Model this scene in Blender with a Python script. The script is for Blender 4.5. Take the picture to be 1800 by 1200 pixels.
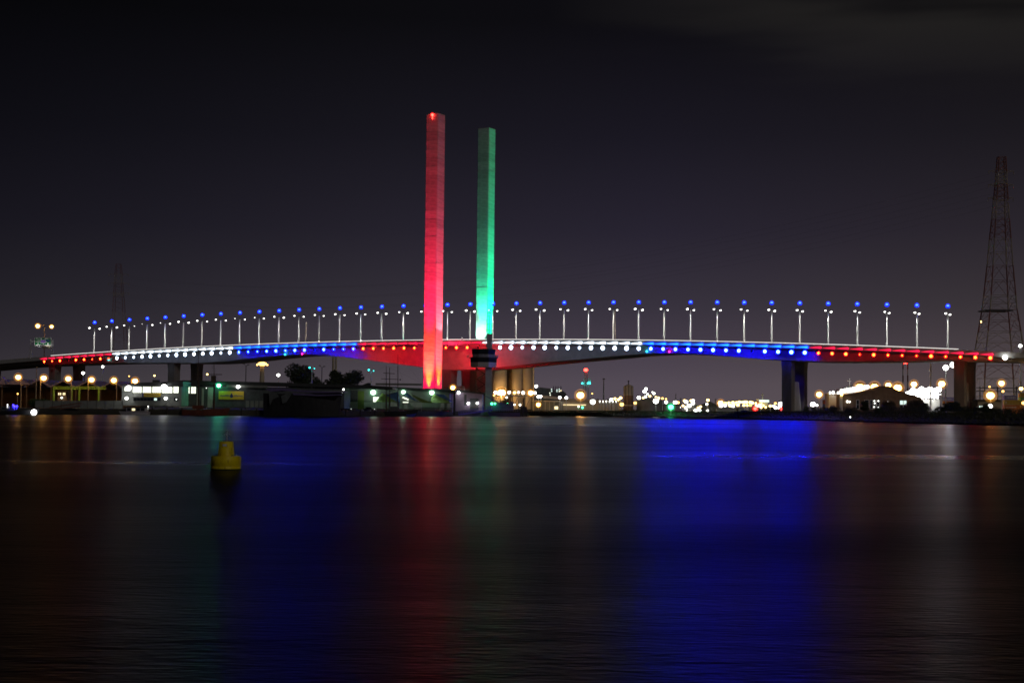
import bpy, bmesh, math, random
import numpy as np
from mathutils import Vector, Matrix, geometry

scene = bpy.context.scene
for o in list(bpy.data.objects):
    bpy.data.objects.remove(o)
COL = scene.collection
rnd = random.Random(7)

# ------------------------------------------------------------------ camera
F = 2670.0; PITCH = math.atan(117 / 2670.0); ROLL = 0.0107; EYE = 3.6
FW = Vector((0, math.cos(PITCH), math.sin(PITCH)))
_u = Vector((0, -math.sin(PITCH), math.cos(PITCH))); _r = Vector((1, 0, 0))
RT = _r * math.cos(ROLL) + _u * math.sin(ROLL)
UP = _u * math.cos(ROLL) - _r * math.sin(ROLL)
CAM = Vector((0, 0, EYE))
cd = bpy.data.cameras.new('camera'); cam = bpy.data.objects.new('camera', cd); COL.objects.link(cam)
cd.sensor_fit = 'HORIZONTAL'; cd.sensor_width = 36.0; cd.lens = 36.0 * F / 1800.0
cd.clip_start = 0.5; cd.clip_end = 30000
m3 = Matrix((RT, UP, -FW)).transposed()
cam.matrix_world = Matrix.Translation(CAM) @ m3.to_4x4()
scene.camera = cam

# ------------------------------------------------------------------ night sky with the city's glow
world = bpy.data.worlds.new('World'); scene.world = world; world.use_nodes = True
nt = world.node_tree; nt.nodes.clear()
def N(t, kind, **kw):
    n = t.nodes.new(kind)
    for k, v in kw.items():
        if k.startswith('i_'):
            n.inputs[k[2:].replace('_', ' ')].default_value = v
        else:
            setattr(n, k, v)
    return n
def ramp(t, stops, interp='LINEAR'):
    n = t.nodes.new('ShaderNodeValToRGB'); e = n.color_ramp.elements; n.color_ramp.interpolation = interp
    while len(e) > 1: e.remove(e[-1])
    e[0].position = stops[0][0]; e[0].color = (*stops[0][1], 1)
    for p, c in stops[1:]:
        x = e.new(p); x.color = (*c, 1)
    return n
L = nt.links
tc = N(nt, 'ShaderNodeTexCoord')
sx = N(nt, 'ShaderNodeSeparateXYZ'); L.new(tc.outputs['Generated'], sx.inputs[0])
sq = N(nt, 'ShaderNodeMath', operation='ABSOLUTE'); L.new(sx.outputs['Z'], sq.inputs[0])
sr = N(nt, 'ShaderNodeMath', operation='SQRT'); L.new(sq.outputs[0], sr.inputs[0])
sky = ramp(nt, [(0.0, (.108, .090, .098)), (.13, (.096, .079, .092)), (.20, (.066, .054, .069)),
                (.26, (.042, .036, .048)), (.34, (.0222, .0192, .0300)), (.42, (.0110, .0100, .0155)),
                (.50, (.0044, .0042, .0056)), (.62, (.0034, .0033, .0042)), (1.0, (.0028, .0028, .0036))])
L.new(sr.outputs[0], sky.inputs[0])
# a slightly warmer glow over the port on the right
wm = N(nt, 'ShaderNodeMapRange'); wm.inputs[1].default_value = -.35; wm.inputs[2].default_value = .45
wm.inputs[3].default_value = 0; wm.inputs[4].default_value = 1
L.new(sx.outputs['X'], wm.inputs[0])
wc = ramp(nt, [(0, (.42, .44, .45)), (.15, (.62, .64, .65)), (.35, (.95, .95, .97)), (.55, (1.08, 1.04, 1.16)), (.8, (1.16, 1.10, .98)), (1, (1.22, 1.10, .84))])
L.new(wm.outputs[0], wc.inputs[0])
mx = N(nt, 'ShaderNodeMix', data_type='RGBA', blend_type='MULTIPLY'); mx.inputs[0].default_value = 1
L.new(sky.outputs[0], mx.inputs[6]); L.new(wc.outputs[0], mx.inputs[7])
# thin high cloud catching the city light
mp = N(nt, 'ShaderNodeMapping'); mp.inputs['Scale'].default_value = (2.2, 2.2, 17); mp.inputs['Location'].default_value = (.32, 0, 3.65)
L.new(tc.outputs['Generated'], mp.inputs[0])
nz = N(nt, 'ShaderNodeTexNoise'); nz.inputs['Scale'].default_value = 1.6; nz.inputs['Detail'].default_value = 3
L.new(mp.outputs[0], nz.inputs['Vector'])
cr = ramp(nt, [(.42, (0, 0, 0)), (.70, (.0125, .0115, .0095))], 'EASE')
L.new(nz.outputs[0], cr.inputs[0])
cm = N(nt, 'ShaderNodeMapRange'); cm.inputs[1].default_value = .195; cm.inputs[2].default_value = .25
L.new(sx.outputs['Z'], cm.inputs[0])
cmul = N(nt, 'ShaderNodeMix', data_type='RGBA', blend_type='MULTIPLY'); cmul.inputs[0].default_value = 1
cx = N(nt, 'ShaderNodeMapRange'); cx.inputs[1].default_value = .02; cx.inputs[2].default_value = .20
L.new(sx.outputs['X'], cx.inputs[0]); cxm = N(nt, 'ShaderNodeMath', operation='MULTIPLY'); L.new(cx.outputs[0], cxm.inputs[0]); L.new(cm.outputs[0], cxm.inputs[1])
L.new(cr.outputs[0], cmul.inputs[6]); L.new(cxm.outputs[0], cmul.inputs[7])
ad = N(nt, 'ShaderNodeMix', data_type='RGBA', blend_type='ADD'); ad.inputs[0].default_value = 1
L.new(mx.outputs[2], ad.inputs[6]); L.new(cmul.outputs[2], ad.inputs[7])
bg = N(nt, 'ShaderNodeBackground'); bg.inputs[1].default_value = 0.85
L.new(ad.outputs[2], bg.inputs[0])
wo = N(nt, 'ShaderNodeOutputWorld'); L.new(bg.outputs[0], wo.inputs[0])

# ------------------------------------------------------------------ faint fill added for the city's light from behind the camera
sd = bpy.data.lights.new('city_fill', 'SUN'); sd.energy = 0.20; sd.angle = math.radians(.5); sd.color = (1, .94, .86)
city_fill = bpy.data.objects.new('city_fill', sd); COL.objects.link(city_fill)
city_fill.rotation_euler = Vector((-.52, .80, -.34)).to_track_quat('-Z', 'Y').to_euler()

vs = scene.view_settings
vs.view_transform = 'Standard'; vs.look = 'None'; vs.exposure = 0; vs.gamma = 1; vs.use_curve_mapping = False
scene.render.engine = 'CYCLES'
cy = scene.cycles
cy.use_denoising = True
cy.max_bounces = 5; cy.diffuse_bounces = 2; cy.glossy_bounces = 3; cy.transmission_bounces = 2
cy.sample_clamp_indirect = 80; cy.sample_clamp_direct = 0
cy.use_light_tree = True
cy.filter_width = 1.6
cy.use_adaptive_sampling = False

cy.caustics_reflective = False; cy.caustics_refractive = False

# ------------------------------------------------------------------ helpers
def ray(px, py): return FW + RT * ((px - 900) / F) + UP * ((600 - py) / F)
def at(px, py, Y):
    d = ray(px, py); return CAM + d * (Y / d.y)
def onz(px, py, z):
    d = ray(px, py); return CAM + d * ((z - EYE) / d.z)
def R4(x0, x1, y0, y1, Y):
    """world X0,X1,Z0(bottom),Z1(top) of a rectangle seen at that distance"""
    xm, ym = (x0 + x1) / 2, (y0 + y1) / 2
    return at(x0, ym, Y).x, at(x1, ym, Y).x, at(xm, y1, Y).z, at(xm, y0, Y).z
def PX(Y): return Y / F            # metres per photo pixel at that distance

# bridge axis (s along the deck, t across it)
TH = math.radians(27.62)
EX = Vector((math.cos(TH), -math.sin(TH), 0)); NX = Vector((math.sin(TH), math.cos(TH), 0))
P0 = Vector((-230.42, 837.95, 0))
def D(s, t, z): return P0 + EX * s + NX * t + Vector((0, 0, z))

class MB:
    def __init__(self): self.v = []; self.f = []; self.mi = []; self.smooth = []
    def add(self, vs, fs, mi=0, smooth=False):
        b = len(self.v); self.v += [tuple(p) for p in vs]
        for f in fs:
            self.f.append([b + i for i in f]); self.mi.append(mi); self.smooth.append(smooth)
        return self
    def box(self, c, s, mi=0, ax=None):
        c = Vector(c); X, Y, Z = ax or (Vector((1, 0, 0)), Vector((0, 1, 0)), Vector((0, 0, 1)))
        hx, hy, hz = s[0] / 2, s[1] / 2, s[2] / 2
        vs = [c + X * (a * hx) + Y * (b * hy) + Z * (d * hz) for d in (-1, 1) for b in (-1, 1) for a in (-1, 1)]
        return self.add(vs, [(0, 2, 3, 1), (4, 5, 7, 6), (0, 1, 5, 4), (2, 6, 7, 3), (0, 4, 6, 2), (1, 3, 7, 5)], mi)
    def box2(self, a, b, mi=0):
        return self.box([(a[i] + b[i]) / 2 for i in range(3)], [abs(b[i] - a[i]) for i in range(3)], mi)
    def tube(self, p, q, r0, r1=None, n=8, mi=0, caps=True, smooth=True):
        p, q = Vector(p), Vector(q); r1 = r0 if r1 is None else r1
        d = (q - p).normalized(); a = d.orthogonal().normalized(); b = d.cross(a)
        vs = []
        for c, r in ((p, r0), (q, r1)):
            for i in range(n):
                t = 2 * math.pi * i / n; vs.append(c + a * (r * math.cos(t)) + b * (r * math.sin(t)))
        self.add(vs, [(i, (i + 1) % n, n + (i + 1) % n, n + i) for i in range(n)], mi, smooth)
        if caps: self.add(vs, [tuple(range(n))[::-1], tuple(range(n, 2 * n))], mi)
        return self
    def lathe(self, c, prof, n=20, mi=0, smooth=True):
        c = Vector(c); vs = []
        for r, z in prof:
            for i in range(n):
                t = 2 * math.pi * i / n; vs.append(c + Vector((r * math.cos(t), r * math.sin(t), z)))
        fs = [(k * n + i, k * n + (i + 1) % n, (k + 1) * n + (i + 1) % n, (k + 1) * n + i) for k in range(len(prof) - 1) for i in range(n)]
        self.add(vs, fs, mi, smooth)
        self.add(vs, [tuple(range(n))[::-1], tuple(range((len(prof) - 1) * n, len(prof) * n))], mi)
        return self
    def ball(self, c, r, mi=0, sub=2, scale=(1, 1, 1), ax=None):
        vs, fs = ico(sub); c = Vector(c)
        X, Y, Z = ax or (Vector((1, 0, 0)), Vector((0, 1, 0)), Vector((0, 0, 1)))
        return self.add([c + X * (v[0] * r * scale[0]) + Y * (v[1] * r * scale[1]) + Z * (v[2] * r * scale[2]) for v in vs], fs, mi, True)
    def prism(self, poly, d, mi=0):
        """closed polygon of points pushed along vector d"""
        n = len(poly); d = Vector(d); vs = [Vector(p) for p in poly] + [Vector(p) + d for p in poly]
        return self.add(vs, [tuple(range(n)), tuple(range(n, 2 * n))[::-1]] + [(i, n + i, n + (i + 1) % n, (i + 1) % n) for i in range(n)], mi)
    def loft(self, rings, mi=0, closed=True, caps=True, smooth=False):
        n = len(rings[0]); vs = [p for r in rings for p in r]
        m = n if closed else n - 1
        fs = [(k * n + i, k * n + (i + 1) % n, (k + 1) * n + (i + 1) % n, (k + 1) * n + i) for k in range(len(rings) - 1) for i in range(m)]
        self.add(vs, fs, mi, smooth)
        if caps and closed: self.add(vs, [tuple(range(n))[::-1], tuple(range((len(rings) - 1) * n, len(rings) * n))], mi)
        return self
    def mesh(self, name, mats, fix=True):
        me = bpy.data.meshes.new(name); me.from_pydata(self.v, [], self.f); me.update()
        mats = mats if isinstance(mats, (list, tuple)) else [mats]
        for m in mats: me.materials.append(m)
        me.polygons.foreach_set('material_index', self.mi)
        me.polygons.foreach_set('use_smooth', self.smooth)
        if fix:
            bm = bmesh.new(); bm.from_mesh(me); bmesh.ops.recalc_face_normals(bm, faces=bm.faces); bm.to_mesh(me); bm.free()
        return me
    def build(self, name, mats, parent=None, fix=True):
        me = self.mesh(name, mats, fix)
        if parent is not None:
            me.transform(Matrix.Translation(-world_loc(parent)))
        o = bpy.data.objects.new(name, me); COL.objects.link(o)
        if parent is not None: o.parent = parent
        else:
            b = [min(v.co.x for v in me.vertices), max(v.co.x for v in me.vertices), min(v.co.y for v in me.vertices),
                 max(v.co.y for v in me.vertices), min(v.co.z for v in me.vertices)]
            c = Vector(((b[0] + b[1]) / 2, (b[2] + b[3]) / 2, b[4])); me.transform(Matrix.Translation(-c)); o.location = c
            o.matrix_world = Matrix.Translation(c)
        return o
_ICO = {}
def world_loc(o):
    p = Vector(o.location)
    while o.parent is not None: o = o.parent; p += Vector(o.location)
    return p
def ico(sub):
    if sub not in _ICO:
        bm = bmesh.new(); bmesh.ops.create_icosphere(bm, subdivisions=sub, radius=1)
        bm.verts.ensure_lookup_table()
        _ICO[sub] = ([tuple(v.co) for v in bm.verts], [tuple(v.index for v in f.verts) for f in bm.faces]); bm.free()
    return _ICO[sub]

def tag(o, label, cat, group=None):
    o['label'] = label; o['category'] = cat
    if group: o['group'] = group
    return o
def thing(name, loc, label, cat, group=None):
    o = bpy.data.objects.new(name, None); COL.objects.link(o); o.location = loc
    o.matrix_world = Matrix.Translation(Vector(loc)); o.empty_display_size = 1
    return tag(o, label, cat, group)
def copy_tree(src, loc, label=None, group=None):
    r = src.copy(); COL.objects.link(r); r.location = loc; r.matrix_world = Matrix.Translation(Vector(loc))
    if label: r['label'] = label
    if group: r['group'] = group
    for ch in src.children:
        c = ch.copy(); COL.objects.link(c); c.parent = r
        for g in ch.children:
            e = g.copy(); COL.objects.link(e); e.parent = c
    return r
ORD = ['zeroth', 'first', 'second', 'third', 'fourth', 'fifth', 'sixth', 'seventh', 'eighth', 'ninth', 'tenth', 'eleventh', 'twelfth',
       'thirteenth', 'fourteenth', 'fifteenth', 'sixteenth', 'seventeenth', 'eighteenth', 'nineteenth', 'twentieth']
def nth(n): return ORD[n] if n < len(ORD) else 'twenty-' + ORD[n - 20] if n < 30 else str(n) + 'th'

# ------------------------------------------------------------------ materials
def mat(name, col, rough=.75, var=.25, scale=1.2, bump=0., metal=0., rand=0., spec=.4, stretch=None):
    m = bpy.data.materials.new(name); m.use_nodes = True; t = m.node_tree; b = t.nodes['Principled BSDF']
    b.inputs['Roughness'].default_value = rough; b.inputs['Metallic'].default_value = metal
    b.inputs['Specular IOR Level'].default_value = spec
    co = N(t, 'ShaderNodeTexCoord'); n1 = N(t, 'ShaderNodeTexNoise'); n1.inputs['Scale'].default_value = scale; n1.inputs['Detail'].default_value = 6
    n1.inputs['Roughness'].default_value = .65
    if stretch:
        ms_ = N(t, 'ShaderNodeMapping'); ms_.inputs['Scale'].default_value = stretch; t.links.new(co.outputs['Object'], ms_.inputs[0]); t.links.new(ms_.outputs[0], n1.inputs['Vector'])
    else: t.links.new(co.outputs['Object'], n1.inputs['Vector'])
    r = ramp(t, [(.3, tuple(c * (1 - var) for c in col)), (.7, tuple(min(1, c * (1 + var * .6)) for c in col))])
    t.links.new(n1.outputs[0], r.inputs[0]); src = r.outputs[0]
    if rand:
        oi = N(t, 'ShaderNodeObjectInfo'); mr = N(t, 'ShaderNodeMapRange'); mr.inputs[3].default_value = 1 - rand; mr.inputs[4].default_value = 1
        t.links.new(oi.outputs['Random'], mr.inputs[0])
        mm = N(t, 'ShaderNodeMix', data_type='RGBA', blend_type='MULTIPLY'); mm.inputs[0].default_value = 1
        t.links.new(src, mm.inputs[6]); t.links.new(mr.outputs[0], mm.inputs[7]); src = mm.outputs[2]
    t.links.new(src, b.inputs['Base Color'])
    if bump:
        bp = N(t, 'ShaderNodeBump'); bp.inputs['Strength'].default_value = bump; bp.inputs['Distance'].default_value = .1
        t.links.new(n1.outputs[0], bp.inputs['Height']); t.links.new(bp.outputs[0], b.inputs['Normal'])
    return m
def emit(name, col, strength):
    m = bpy.data.materials.new(name); m.use_nodes = True; t = m.node_tree; b = t.nodes['Principled BSDF']
    b.inputs['Base Color'].default_value = (*[min(.8, c) for c in col], 1); b.inputs['Roughness'].default_value = .4
    b.inputs['Emission Color'].default_value = (*col, 1); b.inputs['Emission Strength'].default_value = strength
    return m
M = {}
M['concrete'] = mat('concrete', (.42, .41, .39), .85, .22, .35, .3)
M['tower_concrete'] = mat('tower_concrete', (.48, .46, .44),   .85, .32, .35, .5, rand=.24, stretch=(1, 1, 3.2))
M['pier_concrete'] = mat('pier_concrete', (.20, .19, .18), .9, .4, .25, .4, stretch=(1, 1, .25))
M['fascia'] = mat('fascia_concrete', (.5, .5, .5), .7, .15, .5)
M['asphalt'] = mat('asphalt', (.05, .05, .05), .9, .3, .8)
M['earth'] = mat('earth', (.055, .05, .04), .95, .5, .12, .5)
M['rock'] = mat('rock', (.10, .095, .085), .95, .5, 1.5, .6)
M['white_paint'] = mat('white_paint', (.78, .78, .76), .5, .1, .6)
M['galv'] = mat('galvanised_steel', (.55, .56, .57), .5, .12, 2, metal=.25)
M['dark_steel'] = mat('dark_steel', (.05, .05, .055), .6, .3, 2)
M['red_steel'] = mat('red_painted_steel', (.25, .085, .055), .6, .3, 1)
M['pale_steel'] = mat('pale_painted_steel', (.42, .34, .25), .6, .25, 1)
M['green_steel'] = mat('green_painted_steel', (.20, .42, .07), .5, .2, 1)
M['lilac'] = mat('lilac_roof_sheet', (.36, .29, .42), .6, .15, .5)
M['brown_wall'] = mat('brown_wall', (.20, .13, .08), .85, .35, .6)
M['cream'] = mat('cream_wall', (.55, .48, .36), .8, .15, .5)
M['white_wall'] = mat('white_wall', (.46, .47, .44), .75, .2, .4)
M['grey_wall'] = mat('grey_wall', (.24, .25, .24), .8, .25, .5)
M['dark_wall'] = mat('dark_wall', (.10, .11, .12), .8, .35, .5)
M['dark_roof'] = mat('dark_roof', (.045, .048, .052), .7, .35, .4)
M['glass'] = mat('dark_glass', (.02, .025, .035), .12, .2, 1, spec=.6)
M['yellow_sign'] = mat('yellow_sign', (.72, .50, .05), .55, .12, 1)
M['blue_paint'] = mat('blue_paint', (.03, .05, .22), .5, .2, 1)
M['green_sign'] = mat('green_sign', (.015, .14, .05), .45, .1, 1)
M['violet_sign'] = mat('violet_sign', (.26, .13, .50), .45, .1, 1)
M['sail_blue'] = mat('shade_sail_blue', (.08, .17, .36), .8, .15, .6)
M['sail_green'] = mat('shade_sail_green', (.22, .29, .07), .8, .15, .6)
M['hull_red'] = mat('rusty_red_hull', (.17, .045, .025), .7, .4, .7)
M['hull_dark'] = mat('dark_hull', (.025, .025, .03), .5, .4, .6)
M['hull_white'] = mat('white_hull', (.62, .58, .62), .45, .15, .7)
M['hull_blue'] = mat('blue_hull', (.05, .06, .5), .5, .2, .7)
M['violet_hull'] = mat('violet_hull', (.13, .10, .24), .6, .25, .7)
M['wood'] = mat('mast_wood', (.10, .07, .045), .7, .3, 1.5)
M['pile'] = mat('timber_pile', (.06, .05, .04), .9, .4, 1.5)
M['bark'] = mat('bark', (.07, .055, .04), .9, .4, 2)
M['buoy'] = mat('buoy_yellow', (.93, .70, .008), .5, .22, 1.6, .15)
def stained(m, col, lo, hi, sc, stretch):
    t = m.node_tree; b = t.nodes['Principled BSDF']; src = b.inputs['Base Color'].links[0].from_socket
    co = N(t, 'ShaderNodeTexCoord'); mp_ = N(t, 'ShaderNodeMapping'); mp_.inputs['Scale'].default_value = stretch; n_ = N(t, 'ShaderNodeTexNoise'); n_.inputs['Scale'].default_value = sc; n_.inputs['Detail'].default_value = 7
    t.links.new(co.outputs['Object'], mp_.inputs[0]); t.links.new(mp_.outputs[0], n_.inputs['Vector']); r_ = ramp(t, [(lo, (0, 0, 0)), (hi, (1, 1, 1))]); t.links.new(n_.outputs[0], r_.inputs[0])
    x = N(t, 'ShaderNodeMix', data_type='RGBA'); t.links.new(r_.outputs[0], x.inputs[0]); t.links.new(src, x.inputs[6]); x.inputs[7].default_value = (*col, 1); t.links.new(x.outputs[2], b.inputs['Base Color'])
stained(M['buoy'], (.17, .075, .02), .56, .78, 3.0, (3, 3, .8))
M['weed'] = mat('waterline_weed', (.03, .04, .012), .9, .5, 4)
M['buoy_band'] = mat('buoy_weathered', (.46, .33, .02), .7, .3, 2)
M['cont_orange'] = mat('container_orange', (.62, .20, .04), .6, .2, .7)
M['cont_red'] = mat('container_red', (.38, .10, .05), .6, .2, .7)
M['cont_blue'] = mat('container_blue', (.05, .11, .34), .6, .2, .7)
M['cont_lilac'] = mat('container_lilac', (.27, .24, .50), .6, .2, .7)
M['cont_yellow'] = mat('container_yellow', (.55, .36, .06), .6, .2, .7)
M['silo'] = mat('silo_concrete', (.40, .34, .27), .85, .15, .15, .2)
M['rust'] = mat('rusty_tank', (.27, .15, .10), .8, .3, .3)

def leafmat(name, col):
    m = mat(name, col, .7, .45, .6, rand=.2); return m
M['leaf_dark'] = leafmat('dark_foliage', (.045, .06, .035))
M['leaf_green'] = leafmat('green_foliage', (.05, .12, .045))
M['leaf_olive'] = leafmat('olive_foliage', (.075, .075, .035))

E_ = {}
E_['red'] = emit('red_bulb', (1, .035, .004), 46); E_['red_lens'] = emit('red_lens', (1, .004, .02), 1.2)  # lens emitters imitate the coloured halo round each bulb
E_['white'] = emit('white_bulb', (.70, .85, 1), 34); E_['white_lens'] = emit('white_lens', (.62, .76, 1), 1.7)
E_['blue'] = emit('blue_bulb', (.002, .006, 1), 800); E_['blue2'] = emit('blue_bulb_dimmer', (.003, .010, 1), 330); E_['blue_lens'] = emit('blue_lens', (.0, .01, 1), 3.0)  # blue_lens imitates the blue halo round each bulb
E_['red_wash'] = emit('red_wash_streak', (1, .01, .06), 2.2); E_['white_wash'] = emit('white_wash_streak', (.75, .87, 1), 6)  # wash emitters stand in for lamp light falling on the fascia
E_['blue_wash'] = emit('blue_wash_streak', (.004, .06, 1), 12)
E_['street'] = emit('street_lamp_bulb', (1, .99, .93), 4)
E_['beacon'] = emit('blue_beacon', (.004, .014, 1), 45); E_['beacon_halo_ring'] = emit('blue_beacon_halo_ring', (0, .012, 1), 2.2)  # second emitter imitates the blue halo of the beacon
E_['rail'] = emit('headlight_trail_glow', (1, .95, .90), .85)  # glow that imitates headlight trails along the parapet
E_['sodium'] = emit('sodium_bulb', (1, .50, .11), 22); E_['sodium_big'] = emit('big_sodium_bulb', (1, .55, .16), 60); E_['sodium_dim'] = emit('sodium_bulb_dim', (1, .50, .12), 5)
E_['amber'] = emit('amber_bulb', (1, .68, .22), 6)
E_['flood'] = emit('white_flood', (1, 1, .94), 8.5); E_['flood_dim'] = emit('white_flood_dim', (.97, 1, .9), 4)
E_['greenish'] = emit('greenish_flood', (.60, 1, .70), 6)
E_['green'] = emit('green_flood', (.12, 1, .48), 16); E_['nav_green'] = emit('green_navigation_bulb', (.03, 1, .28), 20)
E_['nav_red'] = emit('red_navigation_bulb', (1, .03, .02), 16); E_['magenta'] = emit('magenta_bulb', (1, .02, .3), 7)
E_['cyan'] = emit('cyan_bulb', (.03, .8, .75), 6)
E_['blue_small'] = emit('small_blue_bulb', (.03, .02, 1), 9)
E_['window'] = emit('lit_window', (.94, 1, .80), 1.5); E_['window_warm'] = emit('warm_lit_window', (1, .80, .45), 1.6)
E_['window_cool'] = emit('cool_lit_window', (.75, 1, .9), 1.1)
E_['red_tower'] = emit('tower_red_flood_glass', (1, .08, .03), 14); E_['green_tower'] = emit('tower_green_flood_glass', (.1, 1, .5), 14)

for k_ in ('red', 'white', 'blue', 'blue2'): E_[k_].cycles.emission_sampling = 'FRONT'
E_['blue2_lens'] = E_['blue_lens']; E_['blue2_wash'] = E_['blue_wash']  # lens entry is the bulb's halo glow, wash entry the light on the fascia
def halo_mat(name, col, k):  # see-through glowing shell, added to imitate the halo round a lamp
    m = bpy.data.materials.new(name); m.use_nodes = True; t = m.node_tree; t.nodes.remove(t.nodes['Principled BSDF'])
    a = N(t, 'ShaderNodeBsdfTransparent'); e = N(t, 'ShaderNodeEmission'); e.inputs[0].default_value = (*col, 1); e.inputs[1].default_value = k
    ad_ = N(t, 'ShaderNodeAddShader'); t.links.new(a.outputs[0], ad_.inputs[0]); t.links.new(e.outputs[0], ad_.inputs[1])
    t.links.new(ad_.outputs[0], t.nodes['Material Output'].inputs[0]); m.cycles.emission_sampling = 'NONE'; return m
HALO = {'sodium': halo_mat('amber_halo_shell', (1, .40, .04), .11), 'beacon': halo_mat('blue_halo_shell', (0, .02, 1), .30), 'green': halo_mat('green_halo_shell', (0, .8, .3), .08),
         'nav_green': halo_mat('green_lantern_halo', (0, .9, .25), .1), 'nav_red': halo_mat('red_lantern_halo', (1, .01, .01), .25), 'greenish': halo_mat('pale_green_halo_shell', (.25, .7, .35), .05)}
HALO['sodium_big'] = HALO['sodium']

# ------------------------------------------------------------------ water
def water_mat():
    m = bpy.data.materials.new('river_water'); m.use_nodes = True; t = m.node_tree; b = t.nodes['Principled BSDF']
    b.inputs['Base Color'].default_value = (.0022, .0032, .0042, 1); b.inputs['IOR'].default_value = 1.05
    b.inputs['Specular IOR Level'].default_value = .5
    co = N(t, 'ShaderNodeTexCoord')
    def noise(sc, det, mapping):
        mp_ = N(t, 'ShaderNodeMapping'); mp_.inputs['Scale'].default_value = mapping; t.links.new(co.outputs['Object'], mp_.inputs[0])
        n = N(t, 'ShaderNodeTexNoise'); n.inputs['Scale'].default_value = sc; n.inputs['Detail'].default_value = det
        t.links.new(mp_.outputs[0], n.inputs['Vector']); return n
    patch = noise(.022, 9, (.32, 1.0, 1)); patch.inputs['Roughness'].default_value = .66; patch.inputs['Distortion'].default_value = .6
    mid = noise(.8, 3, (.45, 1.3, 1)); fine = noise(4.5, 4, (.45, 1.2, 1))
    rr = N(t, 'ShaderNodeMapRange'); rr.inputs[1].default_value = .30; rr.inputs[2].default_value = .70; rr.inputs[3].default_value = .235; rr.inputs[4].default_value = .44
    t.links.new(patch.outputs[0], rr.inputs[0]); t.links.new(rr.outputs[0], b.inputs['Roughness'])
    # ripple bump strength is set by distance: strong near the camera, faded out beyond
    sp_ = N(t, 'ShaderNodeSeparateXYZ'); t.links.new(co.outputs['Object'], sp_.inputs[0])
    prev = None
    for nz_, st_, di_ in ((mid, .55, .075), (fine, .8, .032)):
        mr_ = N(t, 'ShaderNodeMapRange'); mr_.inputs[1].default_value = -655; mr_.inputs[2].default_value = -490; mr_.inputs[3].default_value = st_; mr_.inputs[4].default_value = .02
        t.links.new(sp_.outputs['Y'], mr_.inputs[0])
        bp = N(t, 'ShaderNodeBump'); bp.inputs['Distance'].default_value = di_; t.links.new(mr_.outputs[0], bp.inputs['Strength'])
        t.links.new(nz_.outputs[0], bp.inputs['Height'])
        if prev is not None: t.links.new(prev.outputs[0], bp.inputs['Normal'])
        prev = bp
    t.links.new(prev.outputs[0], b.inputs['Normal'])
    return m
wmb = MB(); wmb.add([(-2500, -60, 0), (2500, -60, 0), (2500, 1400, 0), (-2500, 1400, 0)], [(0, 1, 2, 3)])
w = wmb.build('water', water_mat()); w['kind'] = 'structure'

# ------------------------------------------------------------------ ground (one sheet, banks falling to the water)
edge_px = [(-320, 725.5), (-150, 726.5), (0, 727.5), (100, 728), (200, 728.5), (300, 729.3), (400, 730), (550, 730.9), (700, 731.5), (790, 731.3), (870, 731), (927, 731)]
edge = [onz(x, y, 0) for x, y in edge_px]
hts = [1.9] * len(edge); wid = [.4] * len(edge)
back = [(9.5, 758), (25, 752), (42.5, 748), (62, 750), (85, 753.5), (105.5, 702), (102, 640), (108, 622), (117, 607), (122.5, 556), (128, 520), (135.8, 482), (143, 466), (152, 451), (180, 425), (260, 380), (700, 240)]
edge += [Vector((x, y, 0)) for x, y in back]
hts += [2.0] * 5 + [2.4, 2.6] + [3.0] * 10
wid += [4] * 5 + [6, 8] + [12] * 10
inn = []
for i, p in enumerate(edge):
    a = edge[max(0, i - 1)]; b = edge[min(len(edge) - 1, i + 1)]; d = (b - a).normalized(); nrm = Vector((-d.y, d.x, 0))
    inn.append(p + nrm * wid[i] + Vector((0, 0, hts[i])))
g = MB()
n = len(edge)
top = [p + Vector((0, 0, .5)) for p in edge]
g.add([p + Vector((0, 0, -3)) for p in edge] + top + inn, [(i, i + 1, n + i + 1, n + i) for i in range(n - 1)] + [(n + i, n + i + 1, 2 * n + i + 1, 2 * n + i) for i in range(n - 1)])
loop = inn + [Vector((9000, 300, 3)), Vector((9000, 12000, 3)), Vector((-9000, 12000, 3)), Vector((-9000, 380, 2))]
tri = geometry.tessellate_polygon([loop])
g.add(loop, [tuple(t_) for t_ in tri])
gr = g.build('ground', M['earth']); gr['kind'] = 'structure'
def gz(X):   # walking level
    return 1.9 if X < 8 else 3.0

# ------------------------------------------------------------------ bridge
def par(s): return 30.158 + .046835 * s - 1.0551e-4 * s * s
DT = [(-190, 3.4), (-48, 3.6), (-14, 4.6), (27, 5.7), (66, 7.4), (83, 8.2), (103, 7.7), (121, 6.4), (139, 5.5), (152, 5.5), (173, 7.3), (189, 9.2), (206, 11.3),
      (218, 12.7), (228, 14), (236, 14.1), (246, 13.5), (262, 12.5), (282, 10.4), (311, 7.8), (330, 5.9), (346, 5.1), (365, 5.6), (385, 6.8), (403, 7.2), (415, 7),
      (438, 6), (461, 4.6), (484, 3.9), (494, 3.6), (620, 3.6)]
DS = np.arange(-190, 621, 5.0); DD = np.interp(DS, [a for a, _ in DT], [b for _, b in DT])
k_ = np.ones(3) / 3; DDs = np.convolve(np.pad(DD, 1, 'edge'), k_, 'valid')
SC, TT = 231.5, 25.0
bridge = thing('bridge', D(SC, 0, gz(0)), 'long concrete girder road bridge with a row of red, white and blue edge lights', 'bridge')
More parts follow.
